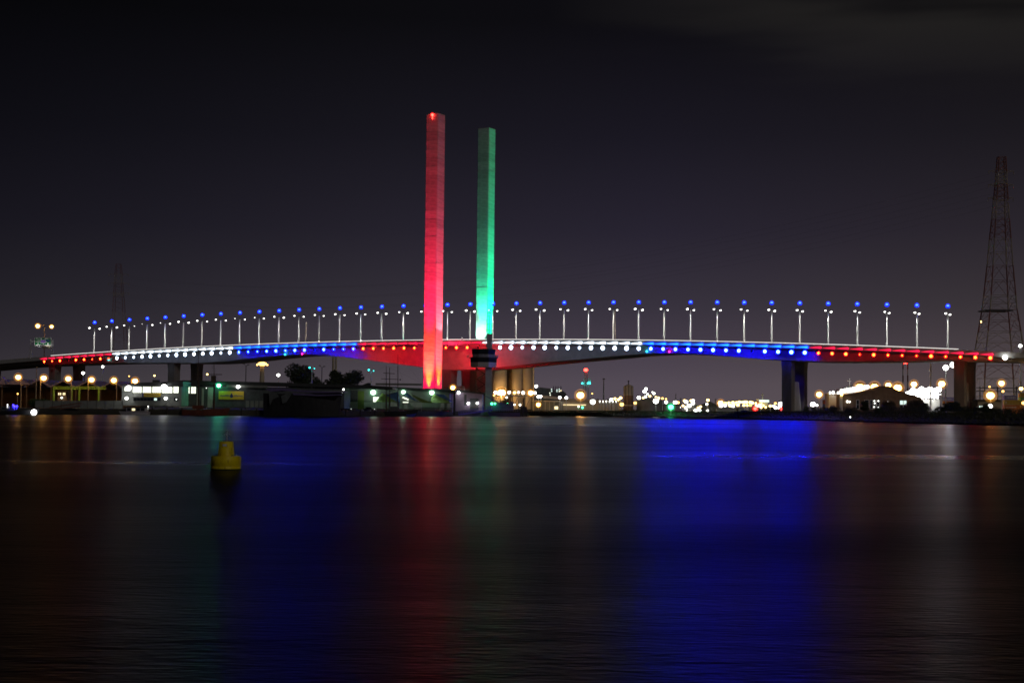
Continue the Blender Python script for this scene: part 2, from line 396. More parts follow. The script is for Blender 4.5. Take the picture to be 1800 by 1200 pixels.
for side in (-1, 1):
    rings = []
    for s, dp in zip(DS, DDs):
        p = par(s) - 1.3; dp = max(dp, 3.6)
        prof = [(17.3, 0), (17.3, -1.0), (13.3, -1.75), (12.4, 1.3 - dp), (5.2, 1.3 - dp), (4.4, -1.75), (.7, -1.0), (.7, 0)]
        rings.append([D(s, side * t, p + z) for t, z in prof])
    gd = MB(); gd.loft(rings); gd.build('girder', M['concrete'], bridge)
    # road surface
    rs = MB(); rs.loft([[D(s, side * .9, par(s) - 1.29), D(s, side * 16.9, par(s) - 1.29)] for s in DS], closed=False)
    rs.build('road_surface', M['asphalt'], bridge)
    pr = MB(); pr.loft([[D(s, side * t, par(s) + z) for t, z in ((17.55, -2.15), (17.72, -.25), (17.45, -.12), (17.02, -.12), (17.02, -1.3), (17.28, -1.32), (17.28, -2.15))] for s in DS])
    pr.build('parapet', M['fascia'], bridge)
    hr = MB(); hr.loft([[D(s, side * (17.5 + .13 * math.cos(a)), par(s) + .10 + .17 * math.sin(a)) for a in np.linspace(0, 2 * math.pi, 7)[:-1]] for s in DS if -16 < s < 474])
    hr.build('handrail_and_trail', E_['rail'] if side < 0 else M['galv'], bridge)  # near tube glows in place of headlight trails, far one is plain steel
# piers: a column under each girder and a pale wall between them
for s in (-158, -85, -20, 64, SC, 397.5, 469, 541):
    zt = par(s) - float(np.interp(s, DS, np.maximum(DDs, 3.6))) + .02
    for t in (-9, 9.5):
        pc = MB(); a = (2.3, 2.9) if s in (SC,) else (2.1, 2.4)
        rings = []
        for z, k in ((-1.5, 1.0), (zt - 4, 1.0), (zt - 1.2, 1.08), (zt, 1.08)):
            rings.append([D(s + x * a[0] * k, t + y * a[1] * k, z) for x, y in ((-1, -1), (1, -1), (1, 1), (-1, 1))])
        pc.loft(rings); pc.build('pier_column', M['pier_concrete'], bridge)
    pw = MB(); hw = (zt + 1) * .62
    rings = [[D(s + x * 1.2 * k, .75 + y * 6.2 * k, z) for x, y in ((-1, -1), (1, -1), (1, 1), (-1, 1))] for z, k in ((-1.5, 1), (hw, .55))]
    pw.loft(rings); pw.build('pier_wall', M['white_wall'], bridge)
def spot(name, loc, target, watts, deg, blend, col, parent, r=.3):
    ld = bpy.data.lights.new(name, 'SPOT'); ld.energy = watts; ld.spot_size = math.radians(deg); ld.spot_blend = blend; ld.color = col; ld.shadow_soft_size = r
    o = bpy.data.objects.new(name, ld); COL.objects.link(o)
    o.parent = parent; o.location = Vector(loc) - parent.location
    o.rotation_euler = (Vector(target) - Vector(loc)).to_track_quat('-Z', 'Y').to_euler()
    return o
# edge lights
colors = ['red'] * 9 + ['white'] * 14 + ['blue'] * 13 + ['red'] * 12 + ['white'] * 14 + ['blue'] * 13 + ['red'] * 13
AXD = (EX, NX, Vector((0, 0, 1)))
def deck_light_meshes(col):
    big = 1.0 if col != 'red' else .86
    a = MB(); a.box((0, 0, 0), (.25, .9, .25), ax=AXD); 
    a.tube(-NX * .35, -NX * .75, .30, .62, 12); a.box(NX * .5 + Vector((0, 0, .6)), (.3, .25, 1.5), ax=AXD)
    b = MB(); cf_ = -NX * .80; rb_ = .68 * big; nn_ = 12
    b.add([cf_ - NX * .16] + [cf_ + EX * (rb_ * math.cos(2 * math.pi * k / nn_)) + Vector((0, 0, rb_ * math.sin(2 * math.pi * k / nn_))) for k in range(nn_)], [(0, 1 + k, 1 + (k + 1) % nn_) for k in range(nn_)])
    c = MB(); c.lathe((0, 0, 0), [(.66 * big, 0), (1.02 * big, 0), (1.05 * big, .05), (.66 * big, .055)], 16)  # glowing ring imitates the bulb's coloured halo
    rot = (-NX).to_track_quat('Z', 'Y').to_matrix()
    c.v = [tuple(rot @ Vector(v) - NX * .74) for v in c.v]
    d = MB(); rings = []  # glowing teardrop imitates the light washed along the fascia
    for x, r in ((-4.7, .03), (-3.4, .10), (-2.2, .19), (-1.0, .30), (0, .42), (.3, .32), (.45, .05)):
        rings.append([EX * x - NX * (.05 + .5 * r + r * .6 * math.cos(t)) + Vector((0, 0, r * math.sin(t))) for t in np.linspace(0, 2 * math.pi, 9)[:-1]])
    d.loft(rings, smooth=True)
    return (a.mesh('deck_light', M['dark_steel']), b.mesh('bulb', E_[col], fix=False), c.mesh('halo_ring', E_[col + '_lens']), d.mesh('wash_streak', E_[col + '_wash']))
DLM = {c: deck_light_meshes(c) for c in ('red', 'white', 'blue', 'blue2')}
def child(name, me, parent, loc=(0, 0, 0)):
    o = bpy.data.objects.new(name, me); COL.objects.link(o); o.parent = parent; o.location = loc; return o
B0 = bridge.location.copy()
for i, c in enumerate(colors):
    s = -18.65 + 5.76 * i
    drop = 3.75 - .9 * max(0, min(1, (i - 78) / 9)) - .7 * max(0, min(1, (9 - i) / 9))
    a, b, e, d = DLM['blue2' if c == 'blue' and i < 50 else c]
    o = child('deck_light', a, bridge, D(s, -17.9, par(s) - drop) - B0); o['label'] = c + ' edge light on a short bracket'
    bb_ = child('bulb', b, o); lr_ = child('halo_ring', e, o); v_ = rnd.uniform(.84, 1.12) * (.72 if i in (3, 47, 31, 70) else 1); bb_.scale = (v_,) * 3; lr_.scale = (v_,) * 3
    if -25 < s < 500:
        tgt = D(s, -13, par(s) - 3 - .40 * float(np.interp(s, DS, DDs))); src = D(s, -18.3, par(s) - drop - 1.15)
        w_ = {'red': 230 if i > 9 else 110, 'white': 80, 'blue': 1300 if i < 50 else 2000}[c]
        if abs(s - 397.5) < 6.5: w_ *= .25
        ld = bpy.data.lights.new('wash_beam', 'SPOT'); ld.energy = w_; ld.spot_size = math.radians(104 if c != 'blue' else 92); ld.spot_blend = .5; ld.shadow_soft_size = .25
        ld.color = {'red': (1, .004, .02), 'white': (.45, .55, 1), 'blue': (.01, .004, 1)}[c]
        lo = bpy.data.objects.new('wash_beam', ld); COL.objects.link(lo); lo.parent = o; lo.location = src - D(s, -17.9, par(s) - drop)
        lo.rotation_euler = (tgt - src).to_track_quat('-Z', 'Y').to_euler()
    child('wash_streak', d, o, EX * .6 + NX * .12 + Vector((0, 0, drop - 1.45)))
o = child('deck_light', DLM['white'][0], bridge, D(488.1, -17.9, par(488.1) - 2.4) - B0); o['label'] = 'large dazzling white edge light'
bb = MB(); bb.ball(-NX * 1.0, .95, ax=AXD, scale=(1, .7, 1)); child('bulb', bb.mesh('bulb', E_['flood']), o)
def deck_point(px, py, t):
    d = ray(px, py); k = (P0 + NX * t - CAM).dot(NX) / d.dot(NX); return CAM + d * k
for (px, py), c in (((501, 623), 'cyan'), ((531, 622), 'magenta'), ((1137, 617.5), 'cyan'), ((1176.5, 618), 'magenta'), ((191, 632), 'cyan')):
    p = deck_point(px, py, -13.6); nb = MB(); nb.ball(p, .42)
    nb.build('navigation_light', E_[c], bridge)['label'] = c + ' navigation light under the girder'

# ------------------------------------------------------------------ twin towers, cast in lifts
A_T = 6.6
lift_me = []
for kind in range(3):
    q = MB(); h = 4.15; hw = A_T / 2; rec = .02
    rings = []
    for z, r in ((0, hw - rec), (.07, hw - rec), (.07, hw), (h - .07, hw), (h - .07, hw - rec), (h, hw - rec)):
        ch = .35
        pts = [(r, -r + ch), (r, r - ch), (r - ch, r), (-r + ch, r), (-r, r - ch), (-r, -r + ch), (-r + ch, -r), (r - ch, -r)]
        rings.append([EX * x + NX * y + Vector((0, 0, z)) for x, y in pts])
    q.loft(rings); lift_me.append(q.mesh('concrete_lift', M['tower_concrete']))
def tower(t, ztop, label, seed):
    rr = random.Random(seed)
    th = thing('bridge_tower', D(SC, t, 1.0), label, 'tower')
    nl = int(round((ztop - 1.0) / 4.15)); hh = (ztop - 1.0) / nl
    for i in range(nl):
        o = child('concrete_lift', lift_me[i % 3], th, (rr.uniform(-.012, .012), rr.uniform(-.012, .012), i * hh))
        o.scale = (1, 1, hh / 4.15); o.rotation_euler = (rr.uniform(-.005, .005), rr.uniform(-.005, .005), 0)
    cap = MB(); cap.box(D(SC, t, ztop + .12), (A_T - .3, A_T - .3, .24), ax=AXD); cap.build('roof_slab', M['concrete'], th)
    return th
t_near = tower(-TT, 140.6, 'tall square concrete tower floodlit red in front of the bridge', 3)
t_far = tower(TT, 142.3, 'tall square concrete tower floodlit green behind the bridge', 5)
p = at(760, 202, 705); ob = MB(); ob.tube(p - Vector((0, 0, 2.0)), p, .12); ob.ball(p, .62); o = ob.build('obstruction_light', [E_['nav_red']], t_near); gb_ = MB(); gb_.ball(p, 1.2); gb_.build('lantern_halo', HALO['nav_red'], o, fix=False)  # outer ball is an added glow shell for the beacon's halo
o['label'] = 'bright red warning beacon'

def floodlight(loc, target, label, glass, group, spots):
    loc = Vector(loc); target = Vector(target); f = thing('floodlight', Vector((loc.x, loc.y, loc.z)), label, 'floodlight', group)
    d = (target - loc).normalized(); a = d.orthogonal().normalized(); b = d.cross(a)
    h = MB(); h.tube(loc - d * .55, loc, .3, .55, 12, caps=True); h.box(loc - Vector((0, 0, .55)), (.3, .3, .7)); h.build('housing', M['dark_steel'], f)
    l = MB(); l.tube(loc + d * .005, loc + d * .03, .48, .48, 12); l.build('lens', M[glass] if glass in M else E_[glass], f)
    for k, (tg, w_, deg, bl, col) in enumerate(spots):
        spot('flood_beam', loc + d * .12, tg, w_, deg, bl, col, f)
    return f
RED = (1, .003, .085); AMB = (1, .085, .002); GRN = (.0, 1, .42)
# red tower: floods at its foot, close to each face, and long throws for the shaft
LF = D(SC, -TT - A_T / 2, 0); RF = D(SC + A_T / 2, -TT, 0)
G_ = 'floodlights at the towers'
floodlight(LF - NX * 1.7 + Vector((0, 0, 8)), LF + Vector((0, 0, 45)), 'red floodlight at the foot of the red tower, on the river side', 'red_tower', G_,
           [(LF + Vector((0, 0, 42)), 3e5, 34, 1, AMB)])
floodlight(LF - NX * 4.5 + Vector((0, 0, 5)), LF + Vector((0, 0, 45)), 'red floodlight a few steps from the red tower, on the river side', 'red_tower', G_,
           [(LF + Vector((0, 0, 35)), 4.2e5, 27, 1, AMB)])
floodlight(RF + EX * 4.5 + Vector((0, 0, 5)), RF + Vector((0, 0, 40)), 'red floodlight a few steps from the red tower, on the right side', 'red_tower', G_,
           [(RF + Vector((0, 0, 36)), 3.2e5, 27, 1, AMB)])
floodlight(D(SC + 12, -18.9, par(SC) + .6), RF + Vector((0, 0, 46)), 'pale floodlight on the near deck edge beside the red tower', 'flood_dim', G_,
           [(RF + Vector((0, 0, 47)), 1.3e4, 62, .4, (1, .45, .50))])
floodlight(RF + EX * 1.7 + Vector((0, 0, 8)), RF + Vector((0, 0, 40)), 'red floodlight at the foot of the red tower, on the right side', 'red_tower', G_,
           [(RF + Vector((0, 0, 36)), 2.6e5, 34, 1, AMB)])
floodlight(LF - NX * 8 + Vector((0, 0, 9)), LF + Vector((0, 0, 80)), 'red floodlight on the roof in front of the red tower', 'red_tower', G_,
           [(LF + Vector((0, 0, 90)), 1.9e6, 22, 1, RED), (LF + Vector((0, 0, 40)), 1.5e5, 60, 1, RED), (LF + Vector((0, 0, 15)), 2.2e4, 80, 1, RED)])
floodlight(RF + EX * 8 + Vector((0, 0, 9)), RF + Vector((0, 0, 80)), 'red floodlight to the right of the red tower', 'red_tower', G_,
           [(RF + Vector((0, 0, 90)), 1.9e6, 22, 1, (1, .03, .10)), (RF + Vector((0, 0, 45)), 1.5e5, 50, 1, (1, .03, .16)), (RF + Vector((0, 0, 15)), 1.6e4, 80, 1, RED)])
# wide red floods washing the girder from below
for ss, lab, pw_ in ((SC - 34, 'wide red floodlight left of the red tower', .24e5), (SC - 12, 'wide red floodlight close to the left of the red tower', .14e5), (SC + 22, 'wide red floodlight right of the red tower', .34e5)):
    floodlight(D(ss, -27, 8), D(ss, -14, 28), lab + ' aimed at the girder', 'red_tower', G_, [(D(ss, -13.5, 26), pw_, 125, 1, (1, .012, .03))])
# green tower: floods on the far edge of the deck and beside the right face
GL = D(SC, TT - A_T / 2, 0); GR = D(SC + A_T / 2, TT, 0)
zd = par(SC)
floodlight(D(SC - 1.2, 18.6, zd - .4), GL + Vector((0, 0, zd + 30)), 'green floodlight on the far deck edge, left one', 'green_tower', 'floodlights at the towers', [(GL + Vector((0, 0, zd + 8)), 4.5e4, 80, 1, (.42, 1, .78))])
floodlight(D(SC + 1.6, 18.6, zd - .4), GL + Vector((0, 0, zd + 30)), 'green floodlight on the far deck edge, right one', 'green_tower', 'floodlights at the towers', [(GL + Vector((0, 0, zd + 40)), 4.5e5, 30, 1, GRN)])
floodlight(GR + EX * 10 + Vector((0, 0, 6)), GR + Vector((0, 0, 90)), 'green floodlight on the ground right of the green tower', 'green_tower', 'floodlights at the towers',
           [(GR + Vector((0, 0, 108)), 2.8e6, 26, 1, GRN), (GR + Vector((0, 0, 50)), 3.2e5, 40, 1, GRN)])

# ------------------------------------------------------------------ lamp posts along the median of the bridge
def lamp_z(s): return 45.133 + .04359 * s - 9.8796e-5 * s * s
def bridge_lamp():
    t = thing('street_lamp', (0, 0, 0), 'x', 'street lamp')
    a = MB(); a.tube((0, 0, 0), (0, 0, 15.6), .40, .26, 10); a.build('pole', M['white_paint'], t)
    a = MB(); a.tube((0, 0, 15.9), (0, 0, 18.9), .07, .05, 6); a.build('beacon_stem', M['dark_steel'], t)
    b = MB(); b.ball((0, 0, 19.0), .58); bo = b.build('beacon', E_['beacon'], t); b = MB(); b.ball((0, 0, 19.0), 1.1); b.build('beacon_halo', HALO['beacon'], bo, fix=False)  # outer ball is a shell for the beacon's glow
    b = MB(); b.lathe((0, 0, 18.2), [(.5, 0), (.92, .25), (.92, .45), (.5, .5)], 14); b.build('beacon_halo_ring', E_['beacon_halo_ring'], bo)  # glowing band added for the blue halo
    for sd_ in (-1, 1):
        a = MB(); e = NX * (4.0 * sd_); a.tube((0, 0, 15.5), e + Vector((0, 0, 15.95)), .09, .07, 6)
        a.box(e + Vector((0, 0, 16.0)), (.5, 1.5, .22), ax=AXD); a.build('lamp_arm', M['dark_steel'], t)
        b = MB(); b.ball((0, 0, 0), .50, scale=(.95, 1, .8)); child('bulb', b.mesh('bulb', E_['street']), t, e + Vector((0, 0, 15.72)))
        ld = bpy.data.lights.new('lamp_beam', 'SPOT'); ld.energy = 5200; ld.spot_size = math.radians(150); ld.spot_blend = .8; ld.shadow_soft_size = .3; ld.color = (1, .98, .93)
        lo = bpy.data.objects.new('lamp_beam', ld); COL.objects.link(lo); lo.parent = t; lo.location = e + Vector((0, 0, 15.2))
    return t
proto = bridge_lamp(); NP = 38; POSTS = []
for i in range(NP):
    s = 12.5 * i - .3; z = lamp_z(s) - 15.72
    side = 'left end' if i < 19 else 'right end'; k = i + 1 if i < 19 else NP - i
    lab = 'white twin-arm lamp post with blue beacon on the bridge, %s from the %s' % (nth(k), side)
    if i == 17: lab = 'white twin-arm lamp post with blue beacon, half hidden behind the red tower'
    if i == 0:
        proto.location = D(s, 0, z); proto['label'] = lab; proto['group'] = 'lamp posts along the bridge'
        po = proto
    else: po = copy_tree(proto, D(s, 0, z), lab, 'lamp posts along the bridge')
    POSTS.append(po)
DIM = {(2, 1): .5, (3, 0): .3, (4, 0): .45, (8, 0): .45, (9, 0): .6, (20, 0): .55, (16, 0): .8}
for i, po in enumerate(POSTS):
    po.rotation_euler = (rnd.uniform(-.004, .004), rnd.uniform(-.004, .004), rnd.uniform(-.03, .03))
    for k, bo_ in enumerate([c for c in po.children if c.name.startswith('bulb')]):
        v_ = DIM.get((i, k), rnd.uniform(.85, 1.2)); bo_.scale = (v_,) * 3

# thin masts on the deck
def lean_mast(px0, py0, px1, py1, t_, label, r=.16):
    p = deck_point(px0, py0, t_); q = deck_point(px1, py1, t_); p.z = par((p - P0).dot(EX)) - 1.25
    m_ = MB(); m_.tube(p, q, r * 1.4, r * .8, 8); m_.box(q - Vector((0, 0, .6)), (.5, .5, 1.2)); m_.box(p + (q - p) * .2, (.5, .4, .7))
    return tag(m_.build('camera_mast', M['pale_steel']), label, 'mast')
lean_mast(536.5, 602, 538.5, 566, -3, 'slim grey camera mast without lights on the left half of the bridge', .28)
lean_mast(1082, 600, 1081, 546, -2, 'thin dark lattice mast close beside a bridge lamp post right of the towers')

# double sodium lamp and sign gantry at the left end
def sodium_twin():
    b0 = deck_point(78, 626, 0); s0 = (b0 - P0).dot(EX); b0 = D(s0, 0, par(s0) - 1.25)
    t = thing('street_lamp', b0, 'tall street lamp with two orange lamps above the road sign', 'street lamp')
    tp = deck_point(78, 571, 0); m_ = MB(); m_.tube(b0, tp, .3, .16, 8); m_.build('pole', M['pale_steel'], t)
    for px, py, r in ((66.5, 572.8, 1.0), (90.7, 574, .8)):
        q = at(px, py, tp.y); g_ = MB(); g_.ball(q, r * 1.4); g_.ball(q, r * 1.9); g_.build('halo_shell', HALO['sodium'], t, fix=False); m_ = MB(); m_.tube(tp, q + Vector((0, 0, .6)), .11, .09, 6); m_.box(q + Vector((0, 0, .75)), (2.2, .9, .3)); m_.build('lamp_arm', M['pale_steel'], t)  # paired shells imitate the orange halo
        m_ = MB(); m_.ball(q, r); m_.build('bulb', E_['sodium'], t)
sodium_twin()
def gantry():
    Y = deck_point(75, 620, -8).y
    x0, x1, zb, zt = R4(53.5, 92.5, 596, 626, Y)
    t = thing('sign_gantry', ((x0 + x1) / 2, Y, zb), 'steel gantry with a green road sign at the left end of the bridge', 'road sign')
    for x, sp in ((x0, .9), (x1, .9)):
        m_ = MB(); m_.tube((x - sp, Y + .5, zb - 1), (x, Y, zb + (zt - zb) * .55), .16, .16, 6); m_.tube((x + sp, Y - .5, zb - 1), (x, Y, zb + (zt - zb) * .55), .16, .16, 6)
        m_.tube((x, Y, zb + (zt - zb) * .5), (x, Y, zt), .2, .2, 6); m_.build('leg', M['galv'], t)
    for py in (600, 609):
        z = at(72, py, Y).z; m_ = MB(); m_.box(((x0 + x1) / 2, Y, z), (x1 - x0 + .3, .35, .5)); m_.build('beam', M['galv'], t)
    a0, a1, b0, b1 = R4(61.5, 91, 593, 607, Y)
    m_ = MB(); m_.box(((a0 + a1) / 2, Y - .5, (b0 + b1) / 2), (a1 - a0, .18, b1 - b0)); m_.build('border_panel', M['white_paint'], t)
    m_ = MB(); m_.box(((a0 + a1) / 2, Y - .62, (b0 + b1) / 2), (a1 - a0 - .45, .1, b1 - b0 - .45)); sg = m_.build('sign_panel', M['green_sign'], t); sg['label'] = 'green sign face with white lettering'
    W, H = a1 - a0, b1 - b0
    q = MB(); q.box(((a0 + a1) / 2, Y - 2.2, b0 - .9), (W * .8, .3, .25)); q.tube(((a0 + a1) / 2, Y - 2.2, b0 - .9), ((a0 + a1) / 2, Y, b0 - .9), .08, .08, 5); q.build('added_sign_light', M['dark_steel'], t)  # lamp bar added to brighten the sign face
    for dx in (-.3, .3): spot('sign_fill_beam', ((a0 + a1) / 2 + dx * W, Y - 3.0, b0 - .6), ((a0 + a1) / 2 + dx * W, Y, b0 + H * .6), 230, 120, .5, (1, 1, .95), t)  # added beams that light up the lettering
    def patch(u0, u1, v0, v1, mm, nm, dy=.7):
        q = MB(); q.box((a0 + W * (u0 + u1) / 2, Y - dy, b1 - H * (v0 + v1) / 2), (W * (u1 - u0), .06, H * (v1 - v0))); return q.build(nm, M[mm], sg)
    patch(.36, .66, .30, .74, 'white_paint', 'panel_border'); patch(.38, .64, .34, .70, 'violet_sign', 'violet_panel', .76)
    patch(.70, .92, .34, .48, 'blue_paint', 'blue_panel')
    for (u0, u1, v0, v1) in ((.1, .17, .07, .2), (.36, .42, .07, .26), (.2, .27, .24, .28), (.12, .33, .38, .43), (.07, .31, .53, .585), (.58, .82, .12, .19), (.68, .74, .54, .60), (.74, .88, .68, .73), (.2, .23, .74, .9), (.49, .53, .76, .95), (.77, .82, .78, .94), (.92, .97, .08, .2)):
        patch(u0, u1, v0, v1, 'white_paint', 'lettering')
    a0, a1, b0, b1 = R4(75, 90, 607.3, 613, Y)
    m_ = MB(); m_.box(((a0 + a1) / 2, Y - .55, (b0 + b1) / 2), (a1 - a0, .18, b1 - b0)); m_.build('lower_sign', M['cream'], t)
gantry()

# ------------------------------------------------------------------ lamps of every kind along the banks
def bulb_mesh(mb, q, r, flat=.9): mb.ball(q, r * .95, scale=(1, 1, flat))
def lamp(px, py, Y, r, e, label, base=None, cat='street lamp', name='street_lamp', group=None, pole='galv', arm=0.0, thick=.13, dish=True, beam=0):
    q = at(px, py, Y); zb = gz(q.x) - .05 if base is None else base
    foot = Vector((q.x - arm, q.y, zb)); t = thing(name, foot, label, cat, group)
    m_ = MB(); tp = Vector((q.x - arm, q.y, q.z + r * .6)); m_.tube(foot, tp, thick * 1.4, thick, 8)
    if arm: m_.tube(tp, q + Vector((0, 0, r * .9)), thick * .7, thick * .6, 6)
    m_.build('pole', M[pole], t)
    if dish:
        m_ = MB(); m_.lathe(q + Vector((0, 0, r * .75)), [(r * 1.05, 0), (r * .75, r * .35), (r * .2, r * .5)], 12); m_.build('lamp_shade', M['dark_steel'], t)
    m_ = MB(); bulb_mesh(m_, q, r); m_.build('bulb', E_[e], t)
    if e in HALO: m_ = MB(); m_.ball(q, r * 1.35); m_.ball(q, r * 1.8); m_.build('halo_shell', HALO[e], t, fix=False)  # nested shells imitate the lamp's halo
    if beam:
        ld = bpy.data.lights.new('lamp_beam', 'SPOT'); ld.energy = beam; ld.spot_size = math.radians(120); ld.spot_blend = .5; ld.shadow_soft_size = .3; ld.color = {'green': (.1, 1, .5), 'greenish': (.6, 1, .7)}.get(e, (1, 1, .93) if e != 'sodium' else (1, .5, .12))
        lo = bpy.data.objects.new('lamp_beam', ld); COL.objects.link(lo); lo.parent = t; lo.location = q + Vector((0, -r * 1.1, -.1)) - t.location; lo.rotation_euler = Vector((0, -1, -.45)).to_track_quat('-Z', 'Y').to_euler()
    return t
def wall_lamp(px, py, Y, r, e, label, group=None, depth=.6):
    beam = (520 if e != 'green' else 2600) if r >= .7 else 200 if r > .5 else 0
    q = at(px, py, Y); t = thing('wall_lamp', q, label, 'wall lamp', group)
    m_ = MB(); m_.box(q + Vector((0, depth, .15)), (.22, depth * 1.6, .22)); m_.lathe(q + Vector((0, 0, r * .75)), [(r * 1.05, 0), (r * .6, r * .4)], 12); m_.build('bracket', M['dark_steel'], t)
    m_ = MB(); bulb_mesh(m_, q, r); m_.build('bulb', E_[e], t)
    if e in HALO: m_ = MB(); m_.ball(q, r * 1.35); m_.ball(q, r * 1.8); m_.build('halo_shell', HALO[e], t, fix=False)  # nested glow shells stand in for the halo
    if beam:
        ld = bpy.data.lights.new('lamp_beam', 'SPOT'); ld.energy = beam; ld.spot_size = math.radians(120); ld.spot_blend = .5; ld.shadow_soft_size = .3; ld.color = {'green': (.1, 1, .5), 'greenish': (.6, 1, .7)}.get(e, (1, 1, .93) if e != 'sodium' else (1, .5, .12))
        lo = bpy.data.objects.new('lamp_beam', ld); COL.objects.link(lo); lo.parent = t; lo.location = q + Vector((0, -r * 1.1, -.1)) - t.location; lo.rotation_euler = Vector((0, -1, -.45)).to_track_quat('-Z', 'Y').to_euler()
    return t

# ------------------------------------------------------------------ foliage
def leaves(mb, c, rad, n, size, rr, flat=.0):
    c = Vector(c)
    for _ in range(n):
        while True:
            v = Vector((rr.uniform(-1, 1), rr.uniform(-1, 1), rr.uniform(-1, 1)))
            if .25 < v.length < 1: break
        p = c + Vector((v.x * rad[0], v.y * rad[1], v.z * rad[2]))
        a = Vector((rr.gauss(0, 1), rr.gauss(0, 1), rr.gauss(0, .7))).normalized(); b = a.orthogonal().normalized(); s = size * rr.uniform(.6, 1.35)
        mb.add([p + a * s, p + b * s * .55, p - a * s, p - b * s * .55], [(0, 1, 2, 3)])
def tree(X, Y, zb, w_, h, label, seed, leaf='leaf_dark', n=2600, cat='tree', group=None, trunk=.32, name='tree'):
    rr = random.Random(seed); t = thing(name, (X, Y, zb), label, cat, group)
    tk = MB(); fork = zb + h * trunk; tk.tube((X, Y, zb - .3), (X, Y, fork), h * .035, h * .024, 8)
    cr_ = MB(); k = 11
    for i in range(k):
        a = rr.uniform(0, 2 * math.pi); q = rr.uniform(.15, .95) ** .7
        zz = rr.uniform(.30, .92); wr = w_ * .5 * (1 - .55 * max(0, zz - .55) / .45)
        p = Vector((X + math.cos(a) * q * wr * .68, Y + math.sin(a) * q * wr * .68, zb + h * zz * .93))
        tk.tube((X, Y, fork - h * .04), p, h * .016, h * .004, 5)
        r = rr.uniform(.20, .33) * w_ * (1.15 - .5 * max(0, zz - .5))
        leaves(cr_, p, (r, r, min(r * .8, h * .2)), n // k, max(.26, w_ * .036), rr)
    tk.build('trunk', M['bark'], t, fix=False); cr_.build('crown', M[leaf], t, fix=False)
    return t
def bush(X, Y, zb, w_, h, label, seed, leaf='leaf_dark', n=900, name='shrub', cat='shrub', group=None):
    rr = random.Random(seed); t = thing(name, (X, Y, zb), label, cat, group)
    c_ = MB(); st = MB()
    for i in range(6):
        x = rr.uniform(-.36, .36) * w_; p = Vector((X + x, Y + rr.uniform(-.25, .25) * w_ * .5, zb + h * rr.uniform(.35, .62)))
        st.tube((X + x * .3, Y, zb - .2), p, .10, .03, 5)
        leaves(c_, p, (w_ * rr.uniform(.18, .30), w_ * .2, h * rr.uniform(.34, .42)), n // 6, max(.18, h * .055), rr)
    st.build('stem', M['bark'], t, fix=False); c_.build('foliage', M[leaf], t, fix=False)
    return t

# ================================================================== LEFT BANK
def plain_box(t, name, x0, x1, y0, y1, Y, depth, m_, proud=0):
    X0, X1, Z0, Z1 = R4(x0, x1, y0, y1, Y); b = MB(); b.box2((X0, Y - proud, Z0), (X1, Y + depth, Z1)); return b.build(name, M[m_] if m_ in M else E_[m_], t)
def window(t, x0, x1, y0, y1, Y, pane='window', frame='dark_steel', mull=1, rows=1, name='window'):
    X0, X1, Z0, Z1 = R4(x0, x1, y0, y1, Y); f = MB(); w_ = .12
    for (a, b, c, d) in ((X0 - w_, X1 + w_, Z1, Z1 + w_), (X0 - w_, X1 + w_, Z0 - w_, Z0), (X0 - w_, X0, Z0, Z1), (X1, X1 + w_, Z0, Z1)):
        f.box2((a, Y - .16, c), (b, Y + .02, d))
    for k in range(1, mull + 1):
        x = X0 + (X1 - X0) * k / (mull + 1); f.box2((x - .05, Y - .13, Z0), (x + .05, Y + .02, Z1))
    for k in range(1, rows):
        z = Z0 + (Z1 - Z0) * k / rows; f.box2((X0, Y - .12, z - .04), (X1, Y + .02, z + .04))
    o = f.build(name, M[frame], t); p = MB(); p.box2((X0, Y - .06, Z0), (X1, Y + .0, Z1)); p.build('pane', E_[pane] if pane in E_ else M[pane], o); return o

# market shed with a row of lilac gabled roofs
Y = 600.0
x0w = at(-84, 680, Y).x; bw = 43.2 * PX(Y); eave = at(70, 676.5, Y).z; peak = at(70, 665.0, Y).z
ms = thing('market_shed', (at(90, 700, Y).x, Y, 1.9), 'open sided market shed with a row of small lilac gabled roofs', 'shed')
for k in range(7):
    a = x0w + bw * k; b = a + bw; zs = -k * .10
    m_ = MB(); c = (a + b) / 2; th_ = .55
    m_.prism([(a, Y, eave + zs), (c, Y, peak + zs), (b, Y, eave + zs), (b, Y, eave + zs - th_), (c, Y, peak + zs - th_ * 1.1), (a, Y, eave + zs - th_)], (0, 26, 0)); m_.build('roof_bay', M['lilac'], ms)
    m_ = MB(); m_.box2((a - .22, Y + .8, 1.8), (a + .22, Y + 1.24, eave + zs - th_)); m_.box2((a - .22, Y + 24.6, 1.8), (a + .22, Y + 25.0, eave + zs - th_)); m_.build('column', M['brown_wall'], ms)
m_ = MB(); m_.box2((x0w, Y + 25.6, 1.8), (x0w + bw * 7, Y + 26, eave - .6)); m_.build('back_wall', M['brown_wall'], ms)
for (a, b) in ((-2, 9), (9, 53)):
    X0, X1, Z0, Z1 = R4(a, b, 669 if a > 0 else 667, 675.5, Y - 4)
    m_ = MB(); m_.prism([(X0, Y - 4, Z0), ((X0 * .45 + X1 * .55), Y - 4, Z1 + 1.1), (X1, Y - 4, Z0)], (0, 3.6, 0)); m_.build('gable_front', M['lilac'], ms)
